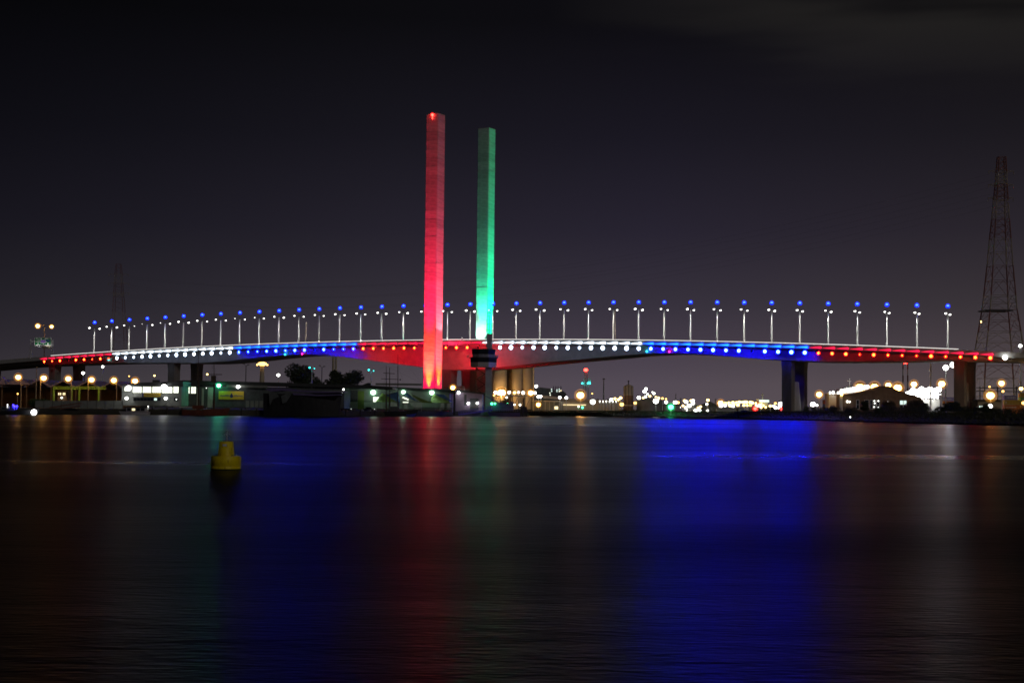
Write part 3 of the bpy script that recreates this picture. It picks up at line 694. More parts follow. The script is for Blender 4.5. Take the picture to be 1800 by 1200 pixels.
# green steel canopies in front of it
for kk, (a, b, lab) in enumerate(((93, 137, 'left one of two bright green steel canopy frames by the market shed'), (138, 186, 'right one of two bright green steel canopy frames by the market shed'))):
    Yc = 582.0; X0, X1, Z0, Z1 = R4(a, b, 678, 706, Yc); cf = thing('canopy_frame', ((X0 + X1) / 2, Yc, 1.9), lab, 'canopy', 'green canopy frames')
    zc = at((a + b) / 2, 684, Yc).z; zt = at((a + b) / 2, 679.5, Yc).z
    for x in (X0 + .3, X0 + (X1 - X0) * .74):
        m_ = MB(); m_.box2((x - .32, Yc, 1.8), (x + .32, Yc + .5, zc)); m_.build('column', M['green_steel'], cf)
    m_ = MB(); m_.box2((X0, Yc - .1, zc), (X1, Yc + .4, zc + .45)); m_.build('beam', M['green_steel'], cf)
    m_ = MB(); m_.box2((X0, Yc - .1, zt - .2), (X1, Yc + .3, zt + .1)); nn = 8
    for j in range(nn):
        xa = X0 + (X1 - X0) * j / nn; xb = X0 + (X1 - X0) * (j + 1) / nn
        m_.tube((xa, Yc, zc + .4), ((xa + xb) / 2, Yc, zt - .1), .07, .07, 5); m_.tube(((xa + xb) / 2, Yc, zt - .1), (xb, Yc, zc + .4), .07, .07, 5)
    m_.build('truss', M['green_steel'], cf)
for i, (px, py) in enumerate(((-9, 661.5), (32, 662.8), (77, 664.3), (120, 665.5), (161, 667.2), (200, 668.3), (237.5, 669.5))):
    lab = 'dazzling orange street lamp at the market shed, %s from the left' % nth(max(1, i))
    if i == 0: lab = 'orange street lamp at the very left edge of the picture'
    if i == 6: lab = 'dazzling orange street lamp above the lit two-storey building'
    lamp(px, py, 574.0 - (10 if i == 6 else 0), .98, 'sodium', lab, group='orange street lamps on the left bank', arm=-1.2 if i % 2 else 1.2, pole='pale_steel', thick=.16, beam=330)
lamp(146, 655.5, 690, .75, 'flood', 'white lamp on a grey mast behind the market shed, left of a lower one', thick=.2)
lamp(180.5, 644.3, 690, .62, 'flood', 'white lamp on the tallest grey mast behind the market shed', thick=.2)
lamp(271.5, 660, 640, .42, 'amber', 'small amber lamp above the roof of the lit two-storey building', thick=.08)
lamp(227, 661, 700, .34, 'sodium_dim', 'tiny amber lamp just left of an orange street lamp by the lit building', thick=.07)
lamp(364.3, 657.6, 620, .42, 'amber', 'small amber lamp beside the yard of a ship mast', thick=.07)
# white post at the front
m_ = MB(); X0, X1, Z0, Z1 = R4(62.5, 64.5, 645, 712, 566); m_.tube(((X0 + X1) / 2, 566, 1.8), ((X0 + X1) / 2, 566, Z1), .22, .16, 8); m_.ball(((X0 + X1) / 2, 566, Z1), .2, sub=1)
tag(m_.build('flag_pole', M['pale_steel']), 'bare pale pole in front of the market shed', 'pole')
# small lit kiosk
kq = thing('kiosk', at(108, 706, 586), 'small kiosk with lit panes under the green canopy', 'kiosk'); kq.location.z = 1.9; kq.matrix_world = Matrix.Translation(kq.location)
plain_box(kq, 'wall', 101, 117, 686, 713, 586.5, 4, 'brown_wall')
for a in (102.5, 105.6, 110.5, 113): window(kq, a, a + 2, 690, 694, 586.4, 'window_warm', mull=0)
wall_lamp(108.5, 698.7, 585.6, .42, 'flood_dim', 'white lamp on the small kiosk')
lamp(31, 692, 590, .32, 'sodium_dim', 'dim amber lamp low in the shed near the left edge', thick=.06)
# rounded green hedge
Xh = at(76, 700, 556).x
bush(Xh, 556, 1.8, 60 * PX(556), 3.9, 'broad rounded green hedge in front of the market shed', 21, 'leaf_green', 2600, 'hedge', 'hedge')
# low green panel fence
fe = thing('fence', (at(158, 705, 552).x, 552, 1.9), 'low grey-green panel fence along the left quay', 'fence')
for k in range(10):
    a = 62 + k * 15.4; X0, X1, Z0, Z1 = R4(a, a + 14.8, 704, 713, 552); m_ = MB(); m_.box2((X0, 552, 1.85), (X1, 552.08, Z1)); m_.build('panel', M['grey_wall'], fe)
    m_ = MB(); m_.box2((X1, 551.95, 1.85), (X1 + .1, 552.13, Z1 + .12)); m_.build('post', M['dark_steel'], fe)

# pinkish gangway going down to the water
Yg = 494.0; ga = at(86, 722, Yg); gb = at(141, 713.5, Yg)
gw = thing('gangway', (ga + gb) / 2, 'sloping gangway with lattice rails down to the water at left', 'gangway')
for dy in (0, 1.6):
    m_ = MB()
    for dz in (0, 1.15): m_.tube(ga + Vector((0, dy, dz)), gb + Vector((0, dy, dz)), .09, .09, 6)
    for k in range(13):
        p = ga.lerp(gb, k / 12) + Vector((0, dy, 0)); m_.tube(p, p + Vector((0, 0, 1.15)), .05, .05, 5)
        if k < 12: m_.tube(p, ga.lerp(gb, (k + 1) / 12) + Vector((0, dy, 1.15)), .035, .035, 4)
    m_.build('railing', M['red_steel'], gw)
m_ = MB(); d_ = (gb - ga); m_.prism([ga + Vector((0, 0, -.12)), gb + Vector((0, 0, -.12)), gb, ga], (0, 1.6, 0)); m_.build('walkway', M['dark_steel'], gw)

def hull_mesh(mb, bow, stern, beam, zw, zd_, sheer=.5, flare=1.25, mi=0, nb=10, transom=.8):
    """a boat hull between two points on the water"""
    bow, stern = Vector(bow), Vector(stern); d = stern - bow; ln = d.length; d.normalize(); sd_ = Vector((-d.y, d.x, 0))
    rings = []
    for k in range(nb + 1):
        u = k / nb; w_ = beam / 2 * min(1, (math.sin(min(1, u * 1.7) * math.pi / 2)) ** .8); w_ = max(.05, w_ * (1 if u < .85 else 1 - (1 - transom) * (u - .85) / .15))
        c = bow + d * (ln * u); zt_ = zd_ + sheer * ((1 - u) ** 2) + sheer * .3 * u ** 3; kx = d * (-(1 - u) ** 3 * 1.2)
        rings.append([c + sd_ * (-w_) + Vector((0, 0, zt_)) + kx, c + sd_ * (-w_ / flare) + Vector((0, 0, zw)), c + Vector((0, 0, zw - .5)), c + sd_ * (w_ / flare) + Vector((0, 0, zw)), c + sd_ * w_ + Vector((0, 0, zt_)) + kx])
    mb.loft(rings, mi)
# dark workboat with a dazzling headlamp
Yb = 462.0; a = at(62, 727, Yb); b = at(-25, 727, Yb)
wb = thing('workboat', ((a.x + b.x) / 2, Yb, 0), 'dark workboat at the left edge with a dazzling white bow lamp', 'boat')
m_ = MB(); hull_mesh(m_, (a.x, Yb, 0), (b.x, Yb, 0), 4, -.1, 1.0, .7); m_.build('hull', M['hull_dark'], wb)
plain_box(wb, 'cabin', 2, 24, 714.5, 722, Yb - .8, 2.4, 'dark_wall'); plain_box(wb, 'locker', 11, 16.5, 713.5, 718, Yb - 1.2, .35, 'white_paint')
window(wb, 4, 9, 716, 719, Yb - .82, 'glass', mull=0)
q = at(59.5, 724.3, Yb - 1.2); m_ = MB(); m_.tube((q.x, q.y, .9), q, .08, .08, 6); m_.build('lamp_stem', M['dark_steel'], wb); m_ = MB(); m_.ball(q, .85); m_.build('headlamp', E_['flood'], wb)
for px, py in ((23.3, 711.8), (29.6, 713.8), (25.6, 714.2)):
    q = at(px, py, Yb - 1.4); m_ = MB(); m_.tube((q.x, q.y, q.z - .9), q, .04, .04, 5); m_.ball(q, .3); m_.build('blue_lamp', E_['blue_small'], wb)
q = at(13.2, 711, Yb - 1.4); m_ = MB(); m_.tube((q.x, q.y, q.z - .9), q, .04, .04, 5); m_.ball(q, .17); m_.build('white_lamp', E_['flood_dim'], wb)

# white houseboat
Yb = 508.0; a = at(217, 727, Yb); b = at(262, 727, Yb)
hb = thing('houseboat', ((a.x + b.x) / 2, Yb, 0), 'pale houseboat moored below the lit two-storey building', 'boat')
m_ = MB(); hull_mesh(m_, (a.x - .4, Yb, 0), (b.x, Yb, 0), 3.4, -.1, .95, .25, transom=.95); m_.build('hull', M['hull_white'], hb)
plain_box(hb, 'cabin', 222, 258, 716.4, 722.8, Yb - 1.3, 2.6, 'hull_white'); plain_box(hb, 'roof', 219, 261, 715, 716.6, Yb - 1.6, 3.2, 'dark_roof')
for a in (224, 232, 240, 248): window(hb, a, a + 5.6, 717.6, 721.4, Yb - 1.32, 'window_warm' if a == 232 else 'glass', mull=0)
q = at(260.5, 714, Yb); m_ = MB(); m_.tube((q.x, q.y, q.z - .8), q, .04, .04, 5); m_.ball(q, .2); m_.build('mast_light', E_['flood_dim'], hb)

# lit two-storey clubhouse
Y = 552.0
cl = thing('clubhouse', (at(266, 710, Y).x, Y, 1.9), 'two-storey building with a brightly lit glazed upper floor', 'building')
plain_box(cl, 'wall', 214, 319, 678, 713, Y, 12, 'grey_wall')
X0, X1, Z0, Z1 = R4(212, 322, 667.5, 678.5, Y - .8)
m_ = MB(); zt = at(290, 672.5, Y).z
m_.prism([(X0, Y - 1, Z0), (X0, Y - 1, Z0 + .25), (at(250, 676, Y).x, Y - 1, zt), (X1, Y - 1, zt + .5), (X1, Y - 1, Z0)], (0, 14, 0)); m_.build('roof', M['dark_roof'], cl)
plain_box(cl, 'roof_vent', 268, 279, 667.5, 673.5, Y + 1.0, 2, 'dark_wall')
for (a, b, c, d, mu) in ((233.5, 249, 679.5, 690, 3), (251, 266, 679.5, 690, 3), (268, 283, 679.5, 690, 3), (284.5, 303, 680, 690.5, 3), (305, 314, 679.5, 690.5, 1)):
    window(cl, a, b, c, d, Y - .02, 'window', mull=mu)
window(cl, 219, 229, 680, 687, Y - .02, 'window', mull=1)
plain_box(cl, 'white_panel', 235, 249.5, 691, 697.5, Y - .25, .2, 'white_wall'); sp_ = plain_box(cl, 'banner', 252.5, 282.5, 690.6, 697, Y - .3, .2, 'yellow_sign'); sp_['label'] = 'yellow banner with illegible dark lettering'
X0, X1, Z0, Z1 = R4(254.5, 280, 692.8, 694.6, Y - .34)
rr = random.Random(4); x = X0
while x < X1:
    w_ = rr.uniform(.12, .3); m_ = MB(); m_.box2((x, Y - .34, Z0), (x + w_, Y - .31, Z0 + (Z1 - Z0) * rr.uniform(.6, 1))); m_.build('lettering', M['dark_wall'], sp_); x += w_ + .14
plain_box(cl, 'blue_panel', 249.8, 252.2, 690.6, 697, Y - .28, .2, 'blue_paint')
for k in range(8): window(cl, 235 + k * 6.0, 240 + k * 6.0, 699.5, 703.5, Y - .02, 'glass' if k != 6 else 'window_cool', mull=0)
plain_box(cl, 'balcony', 232, 300, 697.8, 698.8, Y - 1.6, 1.7, 'dark_wall')
window(cl, 306, 313, 699, 704, Y - .02, 'glass', mull=0)
m_ = MB()
for k in range(10):
    u = k / 9; p = at(300 - 12 * u, 703 + 10 * u, Y - 2.5); m_.box(p, (.5, 1.2, .1))
m_.tube(at(285, 690, Y - 2.5), at(302, 712, Y - 2.5), .06, .06, 5); m_.build('stair', M['dark_steel'], cl)
wall_lamp(226, 681.5, Y - 2.4, 1.05, 'flood', 'dazzling white floodlight at the left corner of the lit two-storey building')
wall_lamp(288.5, 680, Y - 2.4, 1.15, 'flood', 'dazzling white floodlight right of middle on the lit two-storey building')
wall_lamp(222.5, 699.6, Y - 2.2, .62, 'flood', 'lower white lamp at the left corner of the lit two-storey building')
wall_lamp(291.3, 699.8, Y - 2.2, .62, 'flood', 'lower white lamp by the stair of the lit two-storey building')
wall_lamp(310, 701.5, Y - .6, .22, 'flood_dim', 'tiny white lamp low on the right wall of the lit two-storey building')

# long dark warehouse behind the tall ship
Y = 575.0
wh = thing('warehouse', (at(470, 705, Y).x, Y, 1.9), 'long dark warehouse with a low curved roof on the left quay', 'warehouse')
plain_box(wh, 'wall', 312, 605, 680, 716, Y, 22, 'dark_wall')
pts = [(296, 674), (310, 669.5), (322, 668), (360, 669), (400, 670), (500, 672.2), (560, 674.5), (640, 676.5), (690, 680.5)]
pl = [at(x, y, Y - 1.5) for x, y in pts]; lo = [at(x, y, Y - 1.5) for x, y in ((690, 684.5), (640, 681.5), (560, 680), (500, 678), (400, 676.5), (322, 677), (296, 678))]
m_ = MB(); m_.prism([(p.x, Y - 1.5, p.z) for p in pl + lo], (0, 26, 0)); m_.build('roof', M['dark_roof'], wh)
plain_box(wh, 'gutter', 398, 470, 676.8, 681.2, Y - 1.8, .25, 'grey_wall')
for (a, b) in ((325, 333.4), (336, 344.4)): window(wh, a, b, 679.8, 691.2, Y - .02, 'window', mull=1, rows=2)
for (a, b) in ((346, 350), (354.5, 358)): plain_box(wh, 'panel', a, b, 682, 716, Y - .15, .2, 'white_wall')
plain_box(wh, 'panel', 365, 377, 680.5, 716, Y - .15, .2, 'white_wall'); window(wh, 374.6, 377.4, 703, 709, Y - .2, 'window_cool', mull=0); window(wh, 374.6, 377.4, 711, 714, Y - .2, 'window_cool', mull=0)
for k in range(7): plain_box(wh, 'door_panel', 432 + k * 8, 438 + k * 8, 704, 716, Y - .12, .14, 'grey_wall')
bs = plain_box(wh, 'banner', 384.5, 428.5, 687.3, 701.8, Y - .4, .2, 'yellow_sign'); bs['label'] = 'large yellow banner with blue round emblem and illegible lettering'
q = at(407, 696, Y - .46); m_ = MB(); m_.tube(q, q + Vector((0, .05, 0)), .62, .62, 16); m_.prism([(q.x - .45, Y - .46, q.z + .3), (q.x, Y - .46, q.z + 1.25), (q.x + .45, Y - .46, q.z + .3)], (0, .05, 0)); m_.build('emblem', M['blue_paint'], bs)
rr = random.Random(9)
for (a, b) in ((387, 403.5), (411, 426.5)):
    X0, X1, Z0, Z1 = R4(a, b, 693.6, 696.2, Y - .44); x = X0
    while x < X1:
        w_ = rr.uniform(.16, .30); m_ = MB(); m_.box2((x, Y - .45, Z0), (x + w_, Y - .41, Z0 + (Z1 - Z0) * rr.choice((.65, .65, 1)))); m_.build('lettering', M['blue_paint'], bs); x += w_ + .12
wall_lamp(384.5, 677.4, Y - 2.6, .80, 'green', 'dazzling green floodlight above the yellow banner on the dark warehouse')
wall_lamp(418.5, 679.6, Y - 2.6, .72, 'flood', 'white floodlight right of the green one on the dark warehouse')
wall_lamp(362.8, 681.8, Y - .6, .16, 'flood_dim', 'tiny white lamp by the panelled wall left of the green floodlight')

# tall ship with two dark masts
Yb = 516.0
ts = thing('sailing_ship', (at(362, 728, Yb).x, Yb, 0), 'rusty red sailing ship with two dark masts beside the green floodlight', 'ship')
a = at(398, 727, Yb); b = at(322, 727, Yb); m_ = MB(); hull_mesh(m_, (a.x, Yb, 0), (b.x, Yb, 0), 5.5, -.1, 1.7, .9); m_.build('hull', M['hull_red'], ts)
for (px, yt, yb, th_) in ((349, 610, 720, .34), (376.3, 637, 720, .40)):
    p, q = at(px, yb, Yb), at(px, yt, Yb); m_ = MB(); m_.tube(p, p.lerp(q, .55), th_, th_ * .8, 8); m_.tube(p.lerp(q, .53), q, th_ * .45, .08, 8)
    m_.build('mast', M['wood'], ts)
for (x0, x1, y) in ((366, 390.5, 658), (340, 358, 661), (343, 355, 640)):
    m_ = MB(); m_.tube(at(x0, y, Yb - .4), at(x1, y, Yb - .4), .13 if x0 == 366 else .07, .12 if x0 == 366 else .07, 6); m_.build('yard', M['wood'], ts)
plain_box(ts, 'top', 371, 379, 660, 672, Yb - .5, 1, 'wood'); 
m_ = MB()
for (a, b, c, d) in ((376, 640, 395, 716), (376, 640, 358, 716), (349, 615, 330, 716), (349, 640, 372, 716), (376, 640, 349, 690), (349, 612, 376, 650)):
    m_.tube(at(a, b, Yb), at(c, d, Yb), .022, .022, 4)
m_.build('rigging', M['dark_steel'], ts)
plain_box(ts, 'deckhouse', 338, 356, 712, 719, Yb - 1, 2.4, 'hull_red')

# big dark ship hull in front of the warehouse
Yb = 534.0
ds = thing('cargo_ship', (at(535, 722, Yb).x, Yb, 0), 'large dark unlit ship hull lying in front of the long warehouse', 'ship')
m_ = MB(); a = at(603, 728, Yb); b = at(466, 728, Yb); ztop = at(540, 694, Yb).z
hull_mesh(m_, (a.x - 1.5, Yb, 0), (b.x, Yb, 0), 11, -.2, ztop, 1.5, flare=1.5, transom=.9, nb=16); m_.build('hull', M['hull_dark'], ds)
pts = [(466, 684), (478, 681.5), (500, 682), (520, 684.5), (560, 687), (605, 688), (605, 689.5), (560, 690.5), (520, 688.5), (497, 686.5), (476, 688)]
m_ = MB(); m_.prism([Vector((at(x, y, Yb - 5.9).x, Yb - 5.9, at(x, y, Yb - 5.9).z)) for x, y in pts], (0, 11.4, 0)); m_.build('bulwark', M['violet_hull'], ds)
for (pp_, mm) in ((((472, 690), (484, 688), (490, 697), (479, 702), (474, 712)), 'dark_wall'), (((494, 696), (506, 690), (512, 693), (503, 707), (496, 709)), 'dark_wall'), (((514, 690), (560, 693), (600, 692.5), (600, 694.5), (560, 696), (516, 694)), 'violet_hull')):
    m_ = MB(); m_.prism([Vector((at(x, y, Yb - 5.75).x, Yb - 5.75, at(x, y, Yb - 5.75).z)) for x, y in pp_], (0, 1.2, 0)); m_.build('tarpaulin', M[mm], ds)
plain_box(ds, 'rail', 470, 602, 686.6, 687.0, Yb - 5.6, .1, 'galv')
wall_lamp(604, 684.2, Yb - 2, .34, 'flood', 'small white lamp at the right end of the dark ship hull, upper one')
wall_lamp(602, 689, Yb - 2, .24, 'flood_dim', 'small white lamp at the right end of the dark ship hull, lower one')

# trees and posts behind
for i, (px, py0, py1, w_, lab) in enumerate(((527, 637, 690, 44, 'tallest dark tree left of the pale double lamp post'), (556, 659, 690, 26, 'low dark tree right beside the pale double lamp post'),
        (592, 648, 690, 40, 'dark tree in the middle behind the warehouse roof'), (618, 648, 690, 40, 'rightmost large dark tree behind the warehouse roof'), (645, 669, 690, 16, 'small dark shrubby tree at the right end of the tree row'))):
    p = at(px, py0, 640); tree(p.x, 640, 1.9, w_ * PX(640) * 1.35, (p.z - 1.9) * 1.02, lab, 40 + i, n=5200, group='trees behind the warehouse')
def double_post(px, py, Y, e, label, lit=True):
    q = at(px, py, Y); t = thing('street_lamp', (q.x, Y, 1.9), label, 'street lamp'); m_ = MB(); m_.tube((q.x, Y, 1.9), q, .24, .16, 8); m_.build('pole', M['white_paint'] if lit else M['dark_steel'], t)
    for sd_, dz in ((-1, .9), (1, .55)):
        e_ = q + Vector((sd_ * 1.0, 0, dz)); m_ = MB(); m_.tube(q, e_, .09, .09, 6); m_.box(e_, (.9, .5, .3)); m_.build('lamp_arm', M['white_paint'] if lit else M['dark_steel'], t)
        if lit: m_ = MB(); m_.ball(e_ + Vector((0, -.3, -.35)), .3 if sd_ < 0 else .18); m_.build('bulb', E_[e], t)
double_post(548.5, 648.5, 625, 'cyan', 'pale double lamp post between the dark trees')
double_post(652.5, 652.5, 625, 'cyan', 'pale double lamp post right of the dark trees')
double_post(432.5, 643, 640, 'cyan', 'unlit dark double lamp post above the warehouse roof', False)
double_post(566, 646, 660, 'cyan', 'faint unlit double lamp post between two dark trees', False)
lamp(489.3, 659, 700, .78, 'flood', 'round white lamp above the warehouse roof left of the trees', thick=.1)
# slender tower with flared lit top, far behind
Yt = 1500.0
q = at(461, 640, Yt); st = thing('flared_tower', (q.x, Yt, 3), 'distant slender tower with a flared orange-lit head and a pale spire', 'tower')
m_ = MB(); m_.lathe((q.x, Yt, 3), [(3.4, 0), (1.9, q.z - 7), (2.0, q.z - 3)], 14); m_.build('shaft', M['cream'], st)
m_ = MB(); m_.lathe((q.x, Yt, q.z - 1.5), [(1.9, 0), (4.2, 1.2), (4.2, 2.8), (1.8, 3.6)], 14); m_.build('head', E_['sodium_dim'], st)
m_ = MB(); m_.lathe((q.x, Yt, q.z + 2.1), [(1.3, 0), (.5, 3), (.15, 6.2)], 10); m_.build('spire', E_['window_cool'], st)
for a in (-5, 5):
    m_ = MB(); m_.ball((q.x + a, Yt, q.z - .6), .9); m_.tube((q.x, Yt, q.z), (q.x + a, Yt, q.z - .6), .2, .2, 5); m_.build('lamp', E_['sodium_dim'], st)
m_ = MB(); p = at(586, 646, 1300); m_.tube((p.x, 1300, 3), at(586, 625, 1300), 1.2, 1.0, 10); tag(m_.build('chimney', M['cream']), 'pale thin distant chimney under the girder, left of its twin', 'chimney', 'twin pale chimneys')
m_ = MB(); p = at(590.8, 646, 1300); m_.tube((p.x, 1300, 3), at(590.8, 625, 1300), 1.0, .8, 10); tag(m_.build('chimney', M['cream']), 'pale thin distant chimney under the girder, right of its twin', 'chimney', 'twin pale chimneys')

# sheds with shade sails right of the trees
Y = 612.0
s2 = thing('quay_shed', (at(700, 710, Y).x, Y, 1.9), 'pale-walled quay shed with shade sails in front of the red tower', 'shed')
plain_box(s2, 'wall', 596, 790, 682, 716, Y, 20, 'grey_wall')
m_ = MB(); pl = [(592, 680), (640, 676.5), (700, 680), (745, 682.5), (800, 686), (800, 690), (700, 685), (640, 682), (592, 684)]
m_.prism([Vector((at(x, y, Y - 1).x, Y - 1, at(x, y, Y - 1).z)) for x, y in pl], (0, 24, 0)); m_.build('roof', M['dark_roof'], s2)
m_ = MB(); m_.prism([Vector((at(x, y, Y - 1.3).x, Y - 1.3, at(x, y, Y - 1.3).z)) for x, y in ((637, 676.3), (690, 682.8), (690, 683.8), (637, 677.5))], (0, .2, 0)); m_.build('gutter', M['cream'], s2)
plain_box(s2, 'roof_screen', 660, 742, 673.5, 677, Y + 8, .3, 'grey_wall')
window(s2, 603.5, 615, 688, 704.5, Y - .02, 'window_cool', mull=1, rows=3); plain_box(s2, 'door', 616, 628.5, 686, 706, Y - .15, .2, 'dark_wall'); plain_box(s2, 'door', 629, 640, 687, 719, Y - .15, .2, 'sail_green')
window(s2, 656, 667, 697.5, 706, Y - .02, 'window', mull=1, rows=1); plain_box(s2, 'white_wall', 600, 700, 706.5, 718, Y - .12, .1, 'white_wall'); plain_box(s2, 'white_wall', 702, 792, 707.5, 719, Y - .12, .1, 'white_wall')
window(s2, 708, 718, 706, 707.5, Y - .3, 'window', mull=0)
q = at(713, 700, Y - .5); m_ = MB(); m_.tube(at(707.5, 698, Y - .5), at(718, 702.3, Y - .5), .26, .26, 6); m_.build('tube_light', E_['window'], s2)
for (px, py, r, lab) in ((656, 689.5, 1.12, 'dazzling greenish floodlight left on the quay shed'), (709, 688.8, .85, 'greenish floodlight in the middle of the quay shed'), (759, 689.8, 1.0, 'dazzling greenish floodlight right on the quay shed below the red tower')):
    wall_lamp(px, py, Y - 2.5, r, 'greenish', lab)
def sail(pts, m_, label, group='shade sails'):
    P = [at(x, y, Yq) for x, y, Yq in pts]; mb = MB(); nn = 8; g_ = []
    for i in range(nn + 1):
        for j in range(nn + 1 - i):
            u, v = i / nn, j / nn; w_ = 1 - u - v; p = P[0] * w_ + P[1] * u + P[2] * v; sag = -27 * u * v * w_ * .5
            g_.append(p + Vector((0, 0, sag)))
    idx = {}; k = 0
    for i in range(nn + 1):
        for j in range(nn + 1 - i): idx[(i, j)] = k; k += 1
    fs = []
    for i in range(nn):
        for j in range(nn - i):
            fs.append((idx[(i, j)], idx[(i + 1, j)], idx[(i, j + 1)]))
            if j < nn - i - 1: fs.append((idx[(i + 1, j)], idx[(i + 1, j + 1)], idx[(i, j + 1)]))
    mb.add(g_, fs, smooth=True); o = mb.build('shade_sail', M[m_]); md = o.modifiers.new('thickness', 'SOLIDIFY'); md.thickness = .05
    return tag(o, label, 'shade sail', group)
Ys = 606.0
sail([(672, 690, Ys + 4), (696, 706, Ys - 4), (660, 707, Ys)], 'sail_green', 'green shade sail at the left of the sail row')
sail([(700, 688, Ys + 4), (676, 695, Ys + 2), (704, 708, Ys - 4)], 'sail_blue', 'dark blue shade sail left of the middle floodlight')
sail([(716, 690, Ys + 4), (733, 705.5, Ys - 3), (708, 694, Ys)], 'sail_blue', 'light blue shade sail right of the middle floodlight')
sail([(720, 691.5, Ys + 3), (760, 708.5, Ys - 4), (741, 707.5, Ys - 2)], 'sail_green', 'long green shade sail between the middle and right floodlights')
sail([(762, 692, Ys + 4), (795, 708.5, Ys - 4), (755, 708, Ys - 1)], 'sail_green', 'green shade sail below the right floodlight')
sail([(763, 692, Ys + 3), (796, 707, Ys - 3), (781, 693.5, Ys + 4)], 'sail_blue', 'light blue shade sail right of the right floodlight')
for k, x in enumerate((661, 700, 741, 796)):
    m_ = MB(); m_.tube((at(x, 708, Ys - 3).x, Ys - 3, 1.8), at(x, 707.5, Ys - 3), .11, .08, 8); m_.lathe(at(x, 707.5, Ys - 3), [(.12, 0), (.12, .06), (.03, .12)], 8)
    tag(m_.build('sail_post', M['galv']), 'thin post holding the shade sails, %s from the left' % nth(k + 1), 'post', 'shade sail posts')
# sailing ship with three bare masts
Yb = 576.0
bt = thing('sailing_ship', (at(690, 728, Yb).x, Yb, 0), 'dark sailing ship with three bare masts in front of the quay shed', 'ship')
a = at(730, 728, Yb); b = at(655, 728, Yb); m_ = MB(); hull_mesh(m_, (a.x, Yb, 0), (b.x, Yb, 0), 5, -.1, 1.6, 1.0); m_.build('hull', M['hull_dark'], bt)
for (px, yt, th_) in ((679, 643, .26), (685, 645.5, .30), (699.5, 622, .24)):
    p, q = at(px, 722, Yb), at(px, yt, Yb); m_ = MB(); m_.tube(p, q, th_, th_ * .35, 8); m_.build('mast', M['wood'], bt)
for (x0, x1, y) in ((674, 694, 656), (670, 700, 666)):
    m_ = MB(); m_.tube(at(x0, y - .6, Yb - .4), at(x1, y + .6, Yb - .4), .11, .11, 6); m_.build('yard', M['wood'], bt)
m_ = MB()
for (a, b, c, d) in ((679, 643, 636, 664), (636, 664, 660, 716), (685, 646, 745, 675), (699.5, 625, 745, 676), (685, 646, 661, 714), (699.5, 640, 722, 716), (699.5, 640, 690, 716), (679, 650, 668, 716), (745, 676, 728, 720)):
    m_.tube(at(a, b, Yb), at(c, d, Yb), .02, .02, 4)
m_.build('rigging', M['dark_steel'], bt); plain_box(bt, 'deckhouse', 684, 700, 714, 721, Yb - .9, 2, 'dark_wall'); q = at(703.5, 667, Yb); m_ = MB(); m_.ball(q, .3); m_.tube(q, at(699.5, 666, Yb), .05, .05, 4); m_.build('radar', M['dark_steel'], bt)
# small blue boat
Yb = 560.0; a = at(726.5, 727, Yb); b = at(714.5, 727, Yb); m_ = MB(); hull_mesh(m_, (a.x, Yb, 0), (b.x, Yb, 0), 1.6, 0.0, .75, .6); sb = thing('dinghy', ((a.x + b.x) / 2, Yb, 0), 'small bright blue boat in front of the fence below the red tower', 'boat'); m_.build('hull', M['hull_blue'], sb)
m_ = MB(); m_.box(((a.x + b.x) / 2, Yb, .62), (1.9, 1.2, .08)); m_.build('thwart', M['hull_blue'], sb)
# parked car by the lit door
def car(px, Y, label, col):
    q = at(px, 716, Y); c = thing('parked_car', (q.x, Y, 1.9), label, 'car'); z = 1.9; x = q.x
    m_ = MB(); m_.prism([(x - 2.2, Y - .9, z + .35), (x - 2.25, Y - .9, z + .85), (x - 1.3, Y - .9, z + .98), (x - .75, Y - .9, z + 1.5), (x + .85, Y - .9, z + 1.52), (x + 1.6, Y - .9, z + 1.0), (x + 2.2, Y - .9, z + .9), (x + 2.25, Y - .9, z + .35)], (0, 1.8, 0)); m_.build('body', M[col], c)
    for dx in (-1.4, 1.4):
        for dy in (-.92, .74): m_ = MB(); m_.tube((x + dx, Y + dy, z + .33), (x + dx, Y + dy + .2, z + .33), .33, .33, 14); m_.build('wheel', M['dark_steel'], c)
    m_ = MB(); m_.prism([(x - 1.0, Y - .92, z + 1.02), (x - .65, Y - .92, z + 1.42), (x + .75, Y - .92, z + 1.43), (x + 1.25, Y - .92, z + 1.05)], (0, .03, 0)); m_.build('window', M['glass'], c)
    for dy in (-.7, .5): m_ = MB(); m_.box((x + 2.26, Y + dy + .1, z + .72), (.06, .3, .16)); m_.build('headlight', E_['flood_dim'], c)
car(648, 600, 'dark car parked left of the lit shed door', 'dark_roof'); car(607, 600, 'dark car parked at the right end of the dark ship', 'dark_wall')

# palisade fence along the quay
pf = thing('palisade_fence', (at(760, 722, 590).x, 592, 1.9), 'dark palisade fence along the quay below the red tower', 'fence')
fp = [at(727, 724, 586), at(800, 724, 612)]; fp = [Vector((p.x, p.y, 1.9)) for p in fp]
pm = MB(); pm.box((0, 0, .85), (.11, .05, 1.7)); pm_me = pm.mesh('picket', M['pile'])
for k in range(64):
    p = fp[0].lerp(fp[1], k / 63); child('picket', pm_me, pf, p - pf.location)
m_ = MB(); 
for dz in (.4, 1.3): m_.tube(fp[0] + Vector((0, .06, dz)), fp[1] + Vector((0, .06, dz)), .05, .05, 5)
m_.build('rail', M['pile'], pf)
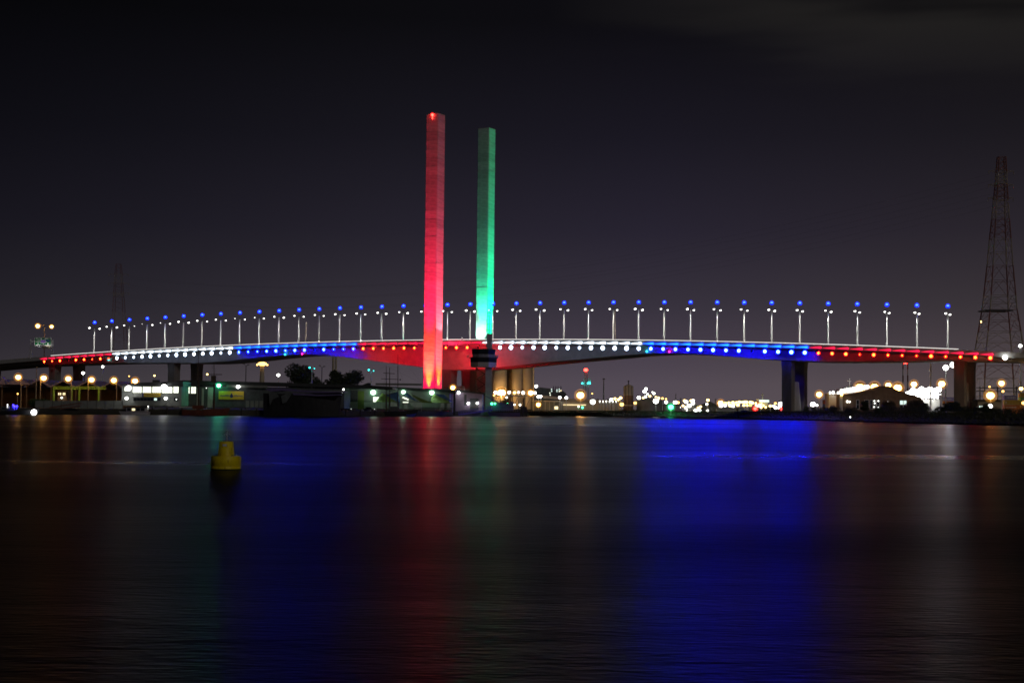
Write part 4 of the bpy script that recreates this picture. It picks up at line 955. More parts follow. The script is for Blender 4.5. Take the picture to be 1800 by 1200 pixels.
# quay piles left of it
for k in range(16):
    px = 268 + k * 26; 
    e0 = next(i for i in range(len(edge_px) - 1) if edge_px[i + 1][0] >= px); u = (px - edge_px[e0][0]) / (edge_px[e0 + 1][0] - edge_px[e0][0]); p = edge[e0].lerp(edge[e0 + 1], u) - Vector((0, .5, 0))
    m_ = MB(); m_.tube((p.x, p.y, -1), (p.x, p.y, 2.3), .22, .22, 8); m_.lathe((p.x, p.y, 2.3), [(.26, 0), (.26, .08), (.05, .16)], 8)
    tag(m_.build('mooring_pile', M['pile']), 'dark timber mooring pile along the left quay wall, %s from the left' % nth(k + 1), 'pile', 'mooring piles along the quay')

# mauve shed at the end of the quay
Y = 648.0
ps = thing('quay_shed', (at(822, 710, Y).x, Y, 1.9), 'mauve shed with two lit doorway lamps left of the control tower', 'shed')
plain_box(ps, 'wall', 800, 848.5, 690, 722, Y, 14, 'lilac')
m_ = MB(); m_.prism([Vector((at(x, y, Y - .6).x, Y - .6, at(x, y, Y - .6).z)) for x, y in ((786, 681.5), (852, 690.5), (852, 693), (786, 685.5))], (0, 16, 0)); m_.build('roof', M['dark_roof'], ps)
plain_box(ps, 'door', 816, 820, 693, 712, Y - .12, .2, 'dark_wall'); plain_box(ps, 'door', 826, 841, 700, 720, Y - .12, .2, 'dark_wall')
wall_lamp(823.3, 708.8, Y - 1.2, .58, 'flood', 'left white doorway lamp on the mauve shed'); wall_lamp(839, 708.4, Y - 1.2, .58, 'flood', 'right white doorway lamp on the mauve shed')
wall_lamp(806, 690, Y - 2.2, .75, 'flood', 'white lamp under the roof edge of the mauve shed')
lamp(796, 681, 630, .95, 'sodium', 'orange street lamp right of the red tower foot', thick=.2)
m_ = MB(); X0, X1, Z0, Z1 = R4(797, 801, 690, 722, 606); m_.tube(((X0 + X1) / 2, 606, .5), ((X0 + X1) / 2, 606, Z1), .45, .4, 8); m_.lathe(((X0 + X1) / 2, 606, Z1), [(.5, 0), (.5, .2), (.1, .5)], 8); tag(m_.build('mooring_pile', M['pile']), 'thick dark post in front of the mauve shed', 'pile')

# harbour control tower
Y = 668.0
ct = thing('control_tower', (at(858, 715, Y).x, Y, 1.9), 'harbour control tower with a dark round cabin on a single shaft', 'tower')
xc = at(850, 640, Y).x; xs = at(858.5, 690, Y).x
def zc_(py): return at(850, py, Y).z
m_ = MB(); m_.box2((at(853, 690, Y).x, Y - 1.2, 1.8), (at(864, 690, Y).x, Y + 1.4, zc_(645))); m_.build('shaft', M['concrete'], ct)
def octo(r, z0, z1, r1=None, n_=8):
    r1 = r if r1 is None else r1
    return [[Vector((xc + q_ * math.cos(a_), Y + q_ * math.sin(a_), z)) for a_ in [math.pi / n_ + 2 * math.pi * k / n_ for k in range(n_)]] for q_, z in ((r, z0), (r1, z1))]
u_ = PX(Y)
for nm, r, y0, y1, mm, r1 in (('cabin_base', 24, 645.5, 637, 'concrete', 24.5), ('lower_windows', 24.3, 637, 629.5, 'glass', 25), ('gallery', 27.5, 629.5, 628.2, 'dark_steel', 27.5), ('cabin_wall', 21.3, 628.2, 623, 'grey_wall', 21.3), ('upper_windows', 21.5, 623, 615, 'glass', 22.2), ('roof', 22.8, 615, 613.4, 'dark_roof', 21)):
    m_ = MB(); m_.loft(octo(r * u_, zc_(y0), zc_(y1), r1 * u_)); m_.build(nm, M[mm], ct)
m_ = MB(); nn = 24; rg = 27 * u_
for k in range(nn):
    a_, b_ = 2 * math.pi * k / nn, 2 * math.pi * (k + 1) / nn
    for dz in (.5, 1.1): m_.tube((xc + rg * math.cos(a_), Y + rg * math.sin(a_), zc_(628.2) + dz), (xc + rg * math.cos(b_), Y + rg * math.sin(b_), zc_(628.2) + dz), .04, .04, 4)
    m_.tube((xc + rg * math.cos(a_), Y + rg * math.sin(a_), zc_(628.2)), (xc + rg * math.cos(a_), Y + rg * math.sin(a_), zc_(628.2) + 1.1), .04, .04, 4)
m_.build('railing', M['galv'], ct)
for px in (821.5, 875): m_ = MB(); p = at(px, 626, Y - 1); m_.box(p, (.7, .5, 1.2)); m_.tube(p, p - Vector((0, 0, 1.1)), .08, .08, 5); m_.build('speaker', M['galv'], ct)
m_ = MB(); m_.box2((at(855.5, 600, Y).x, Y - 1.3, zc_(613.4)), (at(865, 600, Y).x, Y + 1.3, zc_(586.5))); m_.build('upper_shaft', M['concrete'], ct)
xm = at(860, 570, Y).x; m_ = MB(); m_.tube((xm, Y, zc_(586.5)), (xm, Y, zc_(545)), .17, .10, 8)
m_.build('mast', M['dark_steel'], ct)
for (y, hw) in ((580.3, 7), (569.5, 5), (562, 11)): m_ = MB(); m_.tube((xm - hw * u_, Y, zc_(y)), (xm + hw * u_, Y, zc_(y)), .10 if hw < 10 else .06, .10 if hw < 10 else .06, 5); m_.build('antenna_yard', M['dark_steel'], ct)
for dx in (-4.5, 4.5): m_ = MB(); m_.tube((xm + dx * u_, Y, zc_(586.5)), (xm + dx * u_, Y, zc_(569)), .06, .06, 5); m_.build('antenna', M['dark_steel'], ct)
m_ = MB()
for k in range(8):
    a_ = 2 * math.pi * k / 8; r = 3 * u_; m_.tube((xm + r * math.cos(a_), Y + r * math.sin(a_), zc_(556)), (xm + r * math.cos(a_), Y + r * math.sin(a_), zc_(549)), .05, .05, 4)
m_.lathe((xm, Y, zc_(556)), [(.8, 0), (.85, .1), (.8, .15)], 12); m_.lathe((xm, Y, zc_(550)), [(.8, 0), (.85, .1), (.8, .15)], 12); m_.build('cage', M['dark_steel'], ct)
# zigzag stair beside the shaft
xa, xb = at(838, 690, Y).x, at(852, 690, Y).x
m_ = MB(); m_.tube((xa - .3, Y, 1.8), (xa - .3, Y, zc_(645)), .28, .28, 6); m_.build('stair_post', M['rust'], ct)
ys_ = list(np.linspace(712, 648, 8))
for k in range(7):
    p = Vector((xa if k % 2 else xb, Y - .2 * (k % 2), zc_(ys_[k]))); q = Vector((xb if k % 2 else xa, Y - .2 * (k % 2), zc_(ys_[k + 1])))
    m_ = MB(); m_.prism([p - Vector((0, .6, .18)), q - Vector((0, .6, .18)), q - Vector((0, .6, -.12)), p - Vector((0, .6, -.12))], (0, 1.2, 0)); m_.tube(p + Vector((0, -.6, 1.1)), q + Vector((0, -.6, 1.1)), .05, .05, 5); m_.box(q + Vector((0, 0, 0)), (1.2, 1.4, .15)); m_.build('stair_flight', M['dark_steel'], ct)

# purple pontoon gangway and dock barge at the end of the quay
Yg = 622.0; ga = at(806, 728, Yg); gb = at(866, 719.5, Yg + 20)
gw = thing('gangway', (ga + gb) / 2, 'long purple pontoon gangway right of the palisade fence', 'gangway')
for dy in (0, 1.8):
    m_ = MB()
    for dz in (.1, .7, 1.3): m_.tube(ga + Vector((0, dy, dz)), gb + Vector((0, dy, dz)), .09, .09, 6)
    for k in range(15): p = ga.lerp(gb, k / 14) + Vector((0, dy, 0)); m_.tube(p, p + Vector((0, 0, 1.3)), .06, .06, 5)
    m_.build('railing', M['violet_hull'], gw)
m_ = MB(); m_.prism([ga + Vector((0, 0, -.4)), gb + Vector((0, 0, -.4)), gb, ga], (0, 1.8, 0)); m_.build('walkway', M['violet_hull'], gw)
Yd = 690.0
dk = thing('jetty', (at(895, 728, Yd).x, Yd, 0), 'dark timber jetty at the right end of the left quay', 'jetty')
X0, X1, Z0, Z1 = R4(862, 926.5, 722, 730, 694)
m_ = MB(); m_.box2((X0 - 8, 672, Z1 - .9), (X1, 690, Z1)); m_.build('deck', M['pile'], dk)
for k in range(14):
    x = X0 - 6 + (X1 - X0 + 5.5) * k / 13; m_ = MB(); m_.tube((x, 671.7, -1.5), (x, 671.7, Z1 + (.9 if k % 3 == 0 else .1)), .3, .28, 8); m_.build('pile', M['pile'], dk)
plain_box(dk, 'fender_block', 915, 926, 715, 722.5, 673, 3, 'pile'); plain_box(dk, 'signal_post', 919.5, 922, 699, 716, 674, .6, 'dark_steel')
wbt = thing('tug_barge', (at(885, 718, 664).x, 664, 0), 'purple workboat with an inclined boom by the control tower', 'boat')
m_ = MB(); a = at(862, 729, 660); b = at(914, 729, 660); hull_mesh(m_, (a.x, 662, 0), (b.x, 662, 0), 5, -.1, 1.5, .4, transom=.95); m_.build('hull', M['violet_hull'], wbt)
m_ = MB(); m_.prism([Vector((at(x, y, 661).x, 661, at(x, y, 661).z)) for x, y in ((866, 722), (866, 711), (879, 706.5), (896, 712), (897, 706), (903, 706), (903, 722))], (0, 2.6, 0)); m_.build('superstructure', M['violet_hull'], wbt)
m_ = MB(); m_.tube(at(853, 695.5, 661), at(880, 709.5, 661), .14, .3, 6); m_.build('boom', M['violet_hull'], wbt)
m_ = MB()
for k in range(12): p = at(866 + k * 4, 723.5, 659); m_.tube(p, p + Vector((0, 0, 1.2)), .05, .05, 4)
m_.tube(at(866, 718.8, 659), at(910, 719.2, 659), .06, .06, 5); m_.build('railing', M['lilac'], wbt)
wall_lamp(864.5, 709.3, 660, .5, 'nav_green', 'bright green lamp low beside the control tower shaft, left one'); wall_lamp(870, 709, 660, .34, 'nav_green', 'bright green lamp low beside the control tower shaft, right one')

# ================================================================== FAR BANK, under the right span
Y = 905.0
for i, (a, b, lab) in enumerate(((864, 892, 'left one of two tall grain silos glowing in orange light'), (900, 938, 'right one of two tall grain silos glowing in orange light'))):
    X0, X1, Z0, Z1 = R4(a, b, 600, 712, Y); si = thing('grain_silo', ((X0 + X1) / 2, Y, 3), lab, 'silo', 'grain silos under the bridge')
    top = at((a + b) / 2, 612, Y).z
    nb_ = 2; r = (X1 - X0) / nb_ / 2
    if i == 0: m_ = MB(); m_.lathe(((X0 + X1) / 2, Y + r, 3), [(r * 1.9, 0), (r * 1.9, top - 3), (r * 1.8, top - 2.6)], 28); m_.build('bin', M['silo'], si)
    else:
        for k in range(nb_): m_ = MB(); m_.lathe((X0 + r * (2 * k + 1), Y + r, 3), [(r * 1.02, 0), (r * 1.02, top - 3), (r * .95, top - 2.6)], 24); m_.build('bin', M['silo'], si)
    m_ = MB(); m_.box2((X0 + .5, Y + 1.5, top - .2), (X1 - .5, Y + 8, top + 3)); m_.build('headhouse', M['grey_wall'], si)
m_ = MB(); X0, X1, Z0, Z1 = R4(892, 900, 612, 712, Y); m_.box2((X0 - 2, Y + 9, 2.8), (X1 + 2, Y + 13, Z1)); tag(m_.build('lift_shaft', M['brown_wall']), 'dark brown lift shaft between the two grain silos', 'shaft')
m_ = MB(); p = at(937.8, 690, Y - 2); m_.tube((p.x, Y - 2, 3), (p.x, Y - 2, at(937.8, 625, Y - 2).z), .35, .35, 8); tag(m_.build('riser_pipe', M['cream']), 'pale riser pipe at the right edge of the grain silos', 'pipe')
wg = thing('wharf_gantry', (at(900, 700, 880).x, 880, 3), 'long wharf gantry carrying a row of white lamps before the silos', 'gantry')
za = at(900, 695, 880).z
m_ = MB(); m_.box2((at(866, 695, 880).x, 880, za - .4), (at(945, 695, 880).x, 882, za + .3)); m_.build('walkway', M['dark_steel'], wg)
for px in range(868, 946, 11): m_ = MB(); x = at(px, 700, 880).x; m_.tube((x, 880, 2.9), (x, 880, za), .22, .22, 6); m_.tube((x, 882, 2.9), (x, 882, za), .22, .22, 6); m_.build('leg', M['dark_steel'], wg)
m_ = MB()
for px in range(868, 934, 11): m_.tube((at(px, 700, 880).x, 880, 3), (at(px + 11, 700, 880).x, 880, za), .12, .12, 5)
m_.build('bracing', M['dark_steel'], wg)
FAR = []   # px, py, Y, r, emitter, label
for i, (px, py, r) in enumerate(((871, 689.5, .95), (895, 689.3, .95), (904.5, 689.7, .9), (911.5, 689.3, .62), (919.5, 690, .95))):
    FAR.append((px, py, 878, r, 'flood' if i != 2 else 'amber', 'round lamp on the wharf gantry below the silos, %s from the left' % nth(i + 1), za))
FAR += [(881.5, 690.5, 893, 2.3, 'sodium_big', 'very large dazzling orange floodlight at the foot of the left silo', None), (933, 690.2, 878, 1.5, 'sodium', 'dazzling orange lamp at the right end of the wharf gantry', za), (940.5, 690.3, 878, .9, 'flood', 'white lamp touching the orange lamp at the right end of the wharf gantry', za),
        (942.5, 678.6, 920, 1.0, 'flood', 'white lamp high at the right edge of the silos', None), (868.3, 694.5, 878, .6, 'sodium_dim', 'small amber lamp left below the wharf gantry', None), (890.7, 698.3, 876, .62, 'flood_dim', 'small white lamp below the wharf gantry', None),
        (946.5, 697, 860, .95, 'flood', 'white lamp above a pale canopy right of the silos', None), (950.5, 696.5, 862, .8, 'flood', 'second white lamp above a pale canopy right of the silos', None), (946.3, 711, 850, 1.15, 'sodium', 'low orange lamp on the wharf right of the silos', None),
        (904.5, 711, 868, .55, 'flood_dim', 'low white lamp behind the workboat boom, left one', None), (914, 711.3, 868, .7, 'flood_dim', 'low white lamp behind the workboat boom, right one', None),
        (984, 698.3, 850, .85, 'flood', 'left one of two round white lamps before the conveyor', None), (995.5, 698.8, 850, .85, 'flood', 'right one of two round white lamps before the conveyor', None),
        (1020.3, 694.5, 822, 2.0, 'sodium', 'largest dazzling orange lamp on the far wharf', None, None, 5000), (1042, 706, 815, 1.5, 'flood', 'dazzling white lamp low on the far wharf right of the orange one', None), (1041, 691.5, 880, .45, 'sodium_dim', 'tiny amber lamp right of the largest orange lamp', None),
        (1017, 714.5, 790, .5, 'flood_dim', 'tiny white lamp below the largest orange lamp, left one', None), (1024, 716, 788, .5, 'nav_green', 'small green lamp below the largest orange lamp', None),
        (1074.5, 701.8, 850, .9, 'flood', 'round white lamp above the row of white tanks', None), (1081, 700.5, 860, .8, 'amber', 'amber lamp above the row of white tanks, left one', None), (1087, 702, 860, .8, 'amber', 'amber lamp above the row of white tanks, middle one', None), (1091, 699, 860, .9, 'amber', 'amber lamp above the row of white tanks, right one', None),
        (1116.5, 708, 850, .9, 'sodium_dim', 'orange lamp at the right foot of the tall tank', None), (1093, 710.5, 850, 1.2, 'sodium_dim', 'orange lamp at the left foot of the tall tank', None),
        (1168, 695.5, 1000, 1.6, 'flood', 'x', None)]
FAR = FAR[:-1]
def cluster(rows, prefix, group, Y0):
    rows = sorted(rows)
    for i, (px, py, r, e) in enumerate(rows):
        FAR.append((px, py, Y0 + (i % 5) * 14, r, e, '%s, %s from the left' % (prefix, nth(i + 1)), None, group))
cluster([(1123, 698.8, 1.3, 'flood'), (1130.8, 699, .8, 'amber'), (1133, 687.7, 1.25, 'flood'), (1135.5, 683.5, 1.2, 'flood'), (1134.6, 697, .9, 'flood'), (1138.2, 692.5, .8, 'flood_dim'), (1142.3, 696, .9, 'amber'), (1149.5, 691.3, 1.0, 'flood_dim'), (1147, 689, .6, 'flood_dim'), (1153, 697.8, .8, 'amber'), (1157, 699.5, 1.2, 'amber'), (1164.5, 700, .9, 'sodium_dim'), (1170.7, 701, .7, 'sodium_dim')],
        'lamp among the upper refinery lights', 'upper refinery lights', 1010)
cluster([(1128, 716, 1.0, 'flood'), (1171, 706.5, 1.1, 'flood'), (1170.7, 717, .8, 'sodium_dim'), (1187, 707.3, 1.5, 'flood'), (1192.3, 707.2, .9, 'sodium_dim'), (1185, 717.5, 1.7, 'flood'), (1191, 717, 1.3, 'flood'), (1189.5, 713, 1.1, 'flood'), (1194, 715.5, 1.0, 'flood')], 'lamp among the white lights around the green beacon', 'lights around the green beacon', 960)
cluster([(1200.5, 712.7, .8, 'amber'), (1203.3, 704, 1.0, 'amber'), (1206.3, 706, 1.2, 'flood'), (1205, 716.2, 1.1, 'flood_dim'), (1207.5, 719.8, 1.2, 'flood_dim'), (1211.5, 712.7, 1.5, 'flood_dim'), (1214.7, 703.8, .9, 'amber'), (1218.2, 704, 1.1, 'flood'), (1217.8, 708.3, 1.3, 'flood'), (1219.5, 716.7, .9, 'amber'), (1227.5, 716.5, 1.0, 'amber'), (1231.5, 714.5, .9, 'amber'), (1239.5, 713.5, 1.0, 'flood'), (1242.5, 710, .9, 'flood_dim'), (1244.3, 703, 1.1, 'amber'), (1223, 721, 1.4, 'flood_dim'), (1230, 721, 1.0, 'flood_dim'), (1243.5, 721.3, .9, 'flood_dim')],
        'lamp of the mixed yard lights right of the green beacon', 'yard lights right of the green beacon', 980)
cluster([(1266.8, 708, 1.7, 'sodium'), (1267.3, 713, 1.4, 'flood_dim'), (1275.2, 708.7, 1.2, 'amber'), (1274.6, 712, 1.3, 'flood_dim'), (1281.6, 708.1, 1.2, 'amber'), (1283.5, 712, 1.3, 'amber'), (1288.2, 707.5, 1.2, 'amber'), (1288.5, 713.6, 1.2, 'flood_dim'), (1291, 710.5, .7, 'amber'), (1294.5, 707.1, .9, 'amber'), (1297.1, 711.4, 1.1, 'amber'), (1299.7, 706.5, 1.2, 'amber'), (1305, 706.5, .9, 'amber'), (1307.6, 712, 1.0, 'amber'), (1309, 706.3, 1.2, 'amber'), (1312, 706.4, 1.1, 'amber'), (1313, 712, 1.0, 'amber'), (1319, 706.8, 1.2, 'amber'), (1322.5, 707.8, 1.2, 'amber'), (1319, 712.3, .9, 'sodium_dim')],
        'lamp in the curved row of orange lights under the bridge', 'curved row of orange lights', 990)
cluster([(1354, 713.2, 1.0, 'amber'), (1363, 708.6, .9, 'sodium_dim'), (1360.8, 713.5, 1.2, 'flood_dim'), (1363.3, 716, 1.2, 'flood_dim'), (1368.5, 716.2, .9, 'flood_dim'), (1337, 714.5, .8, 'flood_dim'), (1332, 713, .9, 'flood_dim')], 'small lamp beside the lit ship', 'lamps beside the lit ship', 960)
FAR += [(1373.2, 710.5, 900, 1.9, 'flood', 'dazzling white lamp just left of the right-hand bridge pier', None), (1401, 710.5, 900, 1.4, 'flood', 'white lamp seen between the columns of the right-hand pier', None), (1429, 710.3, 900, 1.6, 'flood', 'white lamp just right of the right-hand bridge pier', None), (1436.3, 712, 900, .7, 'flood_dim', 'small white lamp right of the right-hand bridge pier', None),
        (1327.5, 717.8, 780, 1.0, 'nav_red', 'red lamp on the far bank at the left end of the breakwater', None), (1375.8, 717.8, 780, 1.0, 'nav_red', 'red lamp on the far bank at the foot of the pier', None), (1153, 704.5, 800, 1.55, 'flood', 'dazzling white lamp in front of the dark storage tank', None),
        (1179.3, 715, 752, 1.35, 'nav_green', 'dazzling green navigation beacon at the far water edge', 1.0), (1168.5, 720, 752, .01, 'nav_green', 'x', None)]
FAR = FAR[:-1]
for row in FAR:
    px, py, Y_, r, e, lab, base = row[:7]; grp = row[7] if len(row) > 7 else None; bm_ = row[8] if len(row) > 8 else 0
    lamp(px, py, Y_, r, e, lab, base=base if base is not None else 2.9, cat='lamp', name='yard_lamp', group=grp, thick=.16, dish=r > .8, beam=bm_)
for k, (px, py) in enumerate(((1428, 731.5), (1494.5, 732.8))):
    lamp(px, py, 560 if k else 640, .3, 'nav_red' if not k else 'flood_dim', 'tiny red lamp on the right bank below the pier' if not k else 'tiny white lamp low on the right bank', base=1.0, cat='lamp', name='bank_lamp', thick=.05, dish=False)

# wharf sheds and conveyor right of the silos
Y = 855.0
wc_ = thing('wharf_canopy', (at(985, 712, Y).x, Y, 3), 'pale wharf canopy on thin columns right of the silos', 'canopy')
for (a, b, y) in ((935, 953, 704.5), (956, 986, 705)):
    plain_box(wc_, 'roof', a, b, y - .8, y + .7, Y, 9, 'cream')
for px in (938, 958.5, 966, 974, 984, 987.5): plain_box(wc_, 'column', px - .6, px + .6, 705.6, 721, Y + .4, .5, 'white_wall')
plain_box(wc_, 'back_wall', 935, 990, 706, 721, Y + 9, .4, 'grey_wall'); plain_box(wc_, 'lit_booth', 975, 981, 714, 719, Y + 2, 3, 'window_warm')
ws_ = thing('wharf_shed', (at(1010, 712, 868).x, 868, 3), 'long low cream shed with a sloping roof behind the largest orange lamp', 'shed')
plain_box(ws_, 'wall', 988, 1090, 705, 721, 868, 14, 'cream')
m_ = MB(); m_.prism([Vector((at(x, y, 867).x, 867, at(x, y, 867).z)) for x, y in ((955, 694.5), (1012, 701), (1092, 704.5), (1092, 707), (1012, 706), (955, 699.5))], (0, 16, 0)); m_.build('roof', M['pale_steel'], ws_)
plain_box(ws_, 'strip', 990, 1030, 710.8, 711.8, 867.6, .3, 'window_warm')
hl = thing('dark_building', (at(968, 700, 930).x, 930, 3), 'dark stepped plant building with a few small lit windows', 'building')
m_ = MB(); m_.prism([Vector((at(x, y, 930).x, 930, at(x, y, 930).z)) for x, y in ((940, 715), (940, 684), (950, 680.5), (966, 682.5), (972, 685), (990, 687), (995, 691), (995, 715))], (0, 20, 0)); m_.build('wall', M['dark_wall'], hl)
for px in (973, 977, 981, 986): m_ = MB(); p = at(px, 686, 935); m_.tube(p, at(px, 678.5, 935), .3, .25, 6); m_.build('vent_pipe', M['dark_steel'], hl)
for (px, py, e) in ((969.5, 684, 'window_cool'), (969.8, 687.3, 'window_cool'), (979, 685, 'window_cool'), (979, 687.7, 'window_cool'), (983, 684, 'window_cool'), (983.2, 687.5, 'window'), (986, 686.3, 'window_warm'), (966.5, 690.5, 'window'), (967.3, 694, 'window')):
    window(hl, px - .9, px + .9, py - 1, py + 1, 929.9, e, mull=0)
# red beacon mast
Y = 1010.0
rm = thing('radio_mast', (at(1030, 715, Y).x, Y, 3), 'lattice radio mast with a red beacon behind the far wharf', 'mast')
m_ = MB(); xr = at(1030, 680, Y).x; zt = at(1030, 652, Y).z; zb = 3
for dx, dy in ((-1.6, 0), (1.6, 0), (0, 2.4)): m_.tube((xr + dx * 1.6, Y + dy, zb), (xr + dx * .5, Y + dy * .5, zt), .22, .18, 5)
for k in range(16):
    z0, z1 = zb + (zt - zb) * k / 16, zb + (zt - zb) * (k + 1) / 16; f_ = 1.6 - 1.1 * k / 16; m_.tube((xr - 1.6 * f_, Y, z0), (xr + 1.6 * f_, Y, z1), .1, .1, 4); m_.tube((xr + 1.6 * f_, Y, z0), (xr - 1.6 * f_, Y, z1), .1, .1, 4)
m_.build('lattice', M['pale_steel'], rm)
p = at(1029.8, 650, Y); m_ = MB(); m_.ball(p, 1.35, scale=(1, 1, .8)); m_.build('beacon', E_['nav_red'], rm)
for (a, b, c, d) in ((1026, 1029, 665, 677), (1034, 1038.5, 665, 674)): plain_box(rm, 'antenna_panel', a, b, c, d, Y - 1.5, 1, 'white_paint')
for px in (1023.5, 1033.5, 1036.5): p = at(px, 673.5, Y - 2); m_ = MB(); m_.ball(p, .6); m_.build('lamp', E_['cyan'], rm)
m_ = MB(); p = at(1061.3, 668, 1000); m_.tube((p.x, 1000, 3), p, .6, .3, 8); m_.box(at(1061.3, 666, 1000), (1.6, .6, 1)); tag(m_.build('vent_stack', M['grey_wall']), 'slender dark stack left of the tall tank', 'chimney')
# row of white tanks
for k in range(6):
    px = 1054 + k * 5.8; q = at(px, 712, 845); r = 2.3 * PX(845); zt = at(px, 706.5, 845).z
    m_ = MB(); m_.lathe((q.x, 845, 3), [(r, 0), (r, zt - 3), (r * .5, zt - 2.6)], 14)
    tk = thing('white_tank', (q.x, 845, 3), 'small upright white tank in a row left of the tall tank, %s from the left' % nth(k + 1), 'tank', 'row of small white tanks'); m_.build('shell', M['white_wall'], tk)
    m_ = MB(); m_.ball((q.x, 845 - r, zt + .5), .36); m_.tube((q.x, 845 - r * .9, zt - .6), (q.x, 845 - r, zt + .4), .06, .06, 4); m_.build('lamp', E_['flood_dim'], tk)
# tall tank
q = at(1104.5, 712, 870); r = 8.7 * PX(870); zt = at(1104.5, 678, 870).z
tt = thing('storage_silo', (q.x, 870, 3), 'tall solitary cylindrical tank with a brown lower half', 'silo')
m_ = MB(); zm = at(1104.5, 694, 870).z; m_.lathe((q.x, 870, 3), [(r, 0), (r, zm - 3.2)], 24); m_.build('lower_shell', M['rust'], tt)
m_ = MB(); m_.lathe((q.x, 870, zm - .2), [(r * 1.02, 0), (r * 1.02, .5), (r * .99, .5), (r * .99, zt - zm), (r * .3, zt - zm + .9)], 24); m_.build('upper_shell', M['cream'], tt)
m_ = MB(); m_.tube((q.x, 870, zt), (q.x, 870, at(1104.5, 669.5, 870).z), .35, .2, 6); m_.ball((q.x, 870, at(1104.5, 670, 870).z), .6, sub=1); m_.build('mast', M['dark_steel'], tt)
m_ = MB()
for k in range(3): a_ = -2.2 + k * .6; m_.tube((q.x + r * 1.03 * math.cos(a_), 870 + r * 1.03 * math.sin(a_), 3), (q.x + r * 1.03 * math.cos(a_), 870 + r * 1.03 * math.sin(a_), zt), .14, .14, 5)
m_.build('pipe', M['dark_steel'], tt)
plain_box(tt, 'base_deck', 1088, 1120, 711.2, 713, 858, 6, 'cream')
# dark storage tank with the bright lamp in front
q = at(1144, 712, 860); r = 23 * PX(860); zt = at(1144, 703.5, 860).z
dt = thing('storage_tank', (q.x, 860 + r, 3), 'wide dark storage tank behind a dazzling white lamp', 'tank')
m_ = MB(); m_.lathe((q.x, 860 + r, 2.9), [(r, 0), (r, zt - 2.9), (r * .5, zt - 2.0), (.3, zt - 1.6)], 32); m_.build('shell', M['grey_wall'], dt)
m_ = MB(); nn = 20
for k in range(nn): a_ = math.pi + math.pi * k / nn; m_.tube((q.x + r * math.cos(a_), 860 + r + r * math.sin(a_), zt), (q.x + r * math.cos(a_), 860 + r + r * math.sin(a_), zt + 1.1), .06, .06, 4)
m_.build('railing', M['galv'], dt)
# refinery columns
for k, (px, yt, w_) in enumerate(((1135.5, 682, 3.4), (1148, 687, 3.0), (1188, 691, 1.4), (1196.5, 699, 2.2), (1258, 700, 2), (1126.5, 694, 2))):
    Yk = 1060.0; p = at(px, yt, Yk); rc = thing('refinery_column', (p.x, Yk, 3), 'slender refinery column with platforms on the far shore, %s from the left' % nth(k + 1), 'column', 'refinery columns')
    m_ = MB(); r = w_ * PX(Yk) / 2; m_.lathe((p.x, Yk, 3), [(r, 0), (r, (p.z - 3) * .8), (r * .6, p.z - 3)], 12); m_.build('shell', M['grey_wall'], rc)
    m_ = MB()
    for u in (.5, .7, .9): m_.lathe((p.x, Yk, 3 + (p.z - 3) * u), [(r * 1.7, 0), (r * 1.7, .2), (r * .9, .25)], 12)
    m_.build('platform', M['dark_steel'], rc)
# low sheds on the far shore
for k, (a, b, y0, mm, lab) in enumerate(((1168, 1196, 709, 'white_wall', 'low pale shed behind the green beacon'), (1208, 1236, 709.5, 'grey_wall', 'low gabled shed among the yard lights'), (1234, 1262, 705, 'dark_wall', 'dark gabled shed right of the yard lights'), (1262, 1294, 716, 'white_wall', 'low pale shed under the curved row of orange lights'), (1298, 1308, 716, 'white_wall', 'small white hut right of the low pale shed'))):
    Yk = 1035.0 if k in (1, 2) else 940.0; X0, X1, Z0, Z1 = R4(a, b, y0, 724, Yk); fs_ = thing('shed', ((X0 + X1) / 2, Yk, 3), lab, 'shed')
    he = 3 + (Z1 - 3) * (.55 if k in (1, 2) else .85); m_ = MB(); m_.box2((X0, Yk, 2.9), (X1, Yk + 10, he)); m_.build('wall', M[mm], fs_)
    m_ = MB(); m_.prism([(X0 - .5, Yk - .4, he), ((X0 + X1) / 2, Yk - .4, Z1), (X1 + .5, Yk - .4, he), (X1 + .5, Yk - .4, he - .25), (X0 - .5, Yk - .4, he - .25)], (0, 11, 0)); m_.build('roof', M['grey_wall'] if mm != 'dark_wall' else M['dark_roof'], fs_)
# lit ship
Y = 1000.0
ls = thing('cargo_ship', (at(1340, 716, Y).x, Y, 1), 'ship with a floodlit white bridge and a red funnel on the far shore', 'ship')
plain_box(ls, 'hull', 1322, 1372, 715, 722, Y, 14, 'hull_dark'); plain_box(ls, 'bridge_deck', 1337, 1352, 702.5, 706.5, Y, 8, 'window_cool'); plain_box(ls, 'superstructure', 1341, 1350, 706.5, 715, Y + 1, 8, 'white_wall')
plain_box(ls, 'funnel', 1330.3, 1334.3, 704, 716, Y + 2, 3, 'red_steel'); plain_box(ls, 'funnel_top', 1330.3, 1334.3, 701, 704, Y + 2, 3, 'white_wall')
m_ = MB(); m_.tube(at(1340.3, 703, Y + 3), at(1340.3, 691, Y + 3), .4, .3, 6); m_.tube(at(1338, 694, Y + 3), at(1343, 694, Y + 3), .2, .2, 5); m_.build('mast', M['cream'], ls)
for k, (px, py) in enumerate(((1328.7, 708.5), (1329, 712), (1334.5, 710.5), (1335, 713.5), (1338.3, 710), (1342, 712.7), (1338, 716), (1346, 715.5))): p = at(px, py, Y - 1); m_ = MB(); m_.ball(p, .75, sub=1); m_.tube(p, p + Vector((0, 1.2, 0)), .1, .1, 4); m_.build('deck_lamp', E_['amber'], ls)
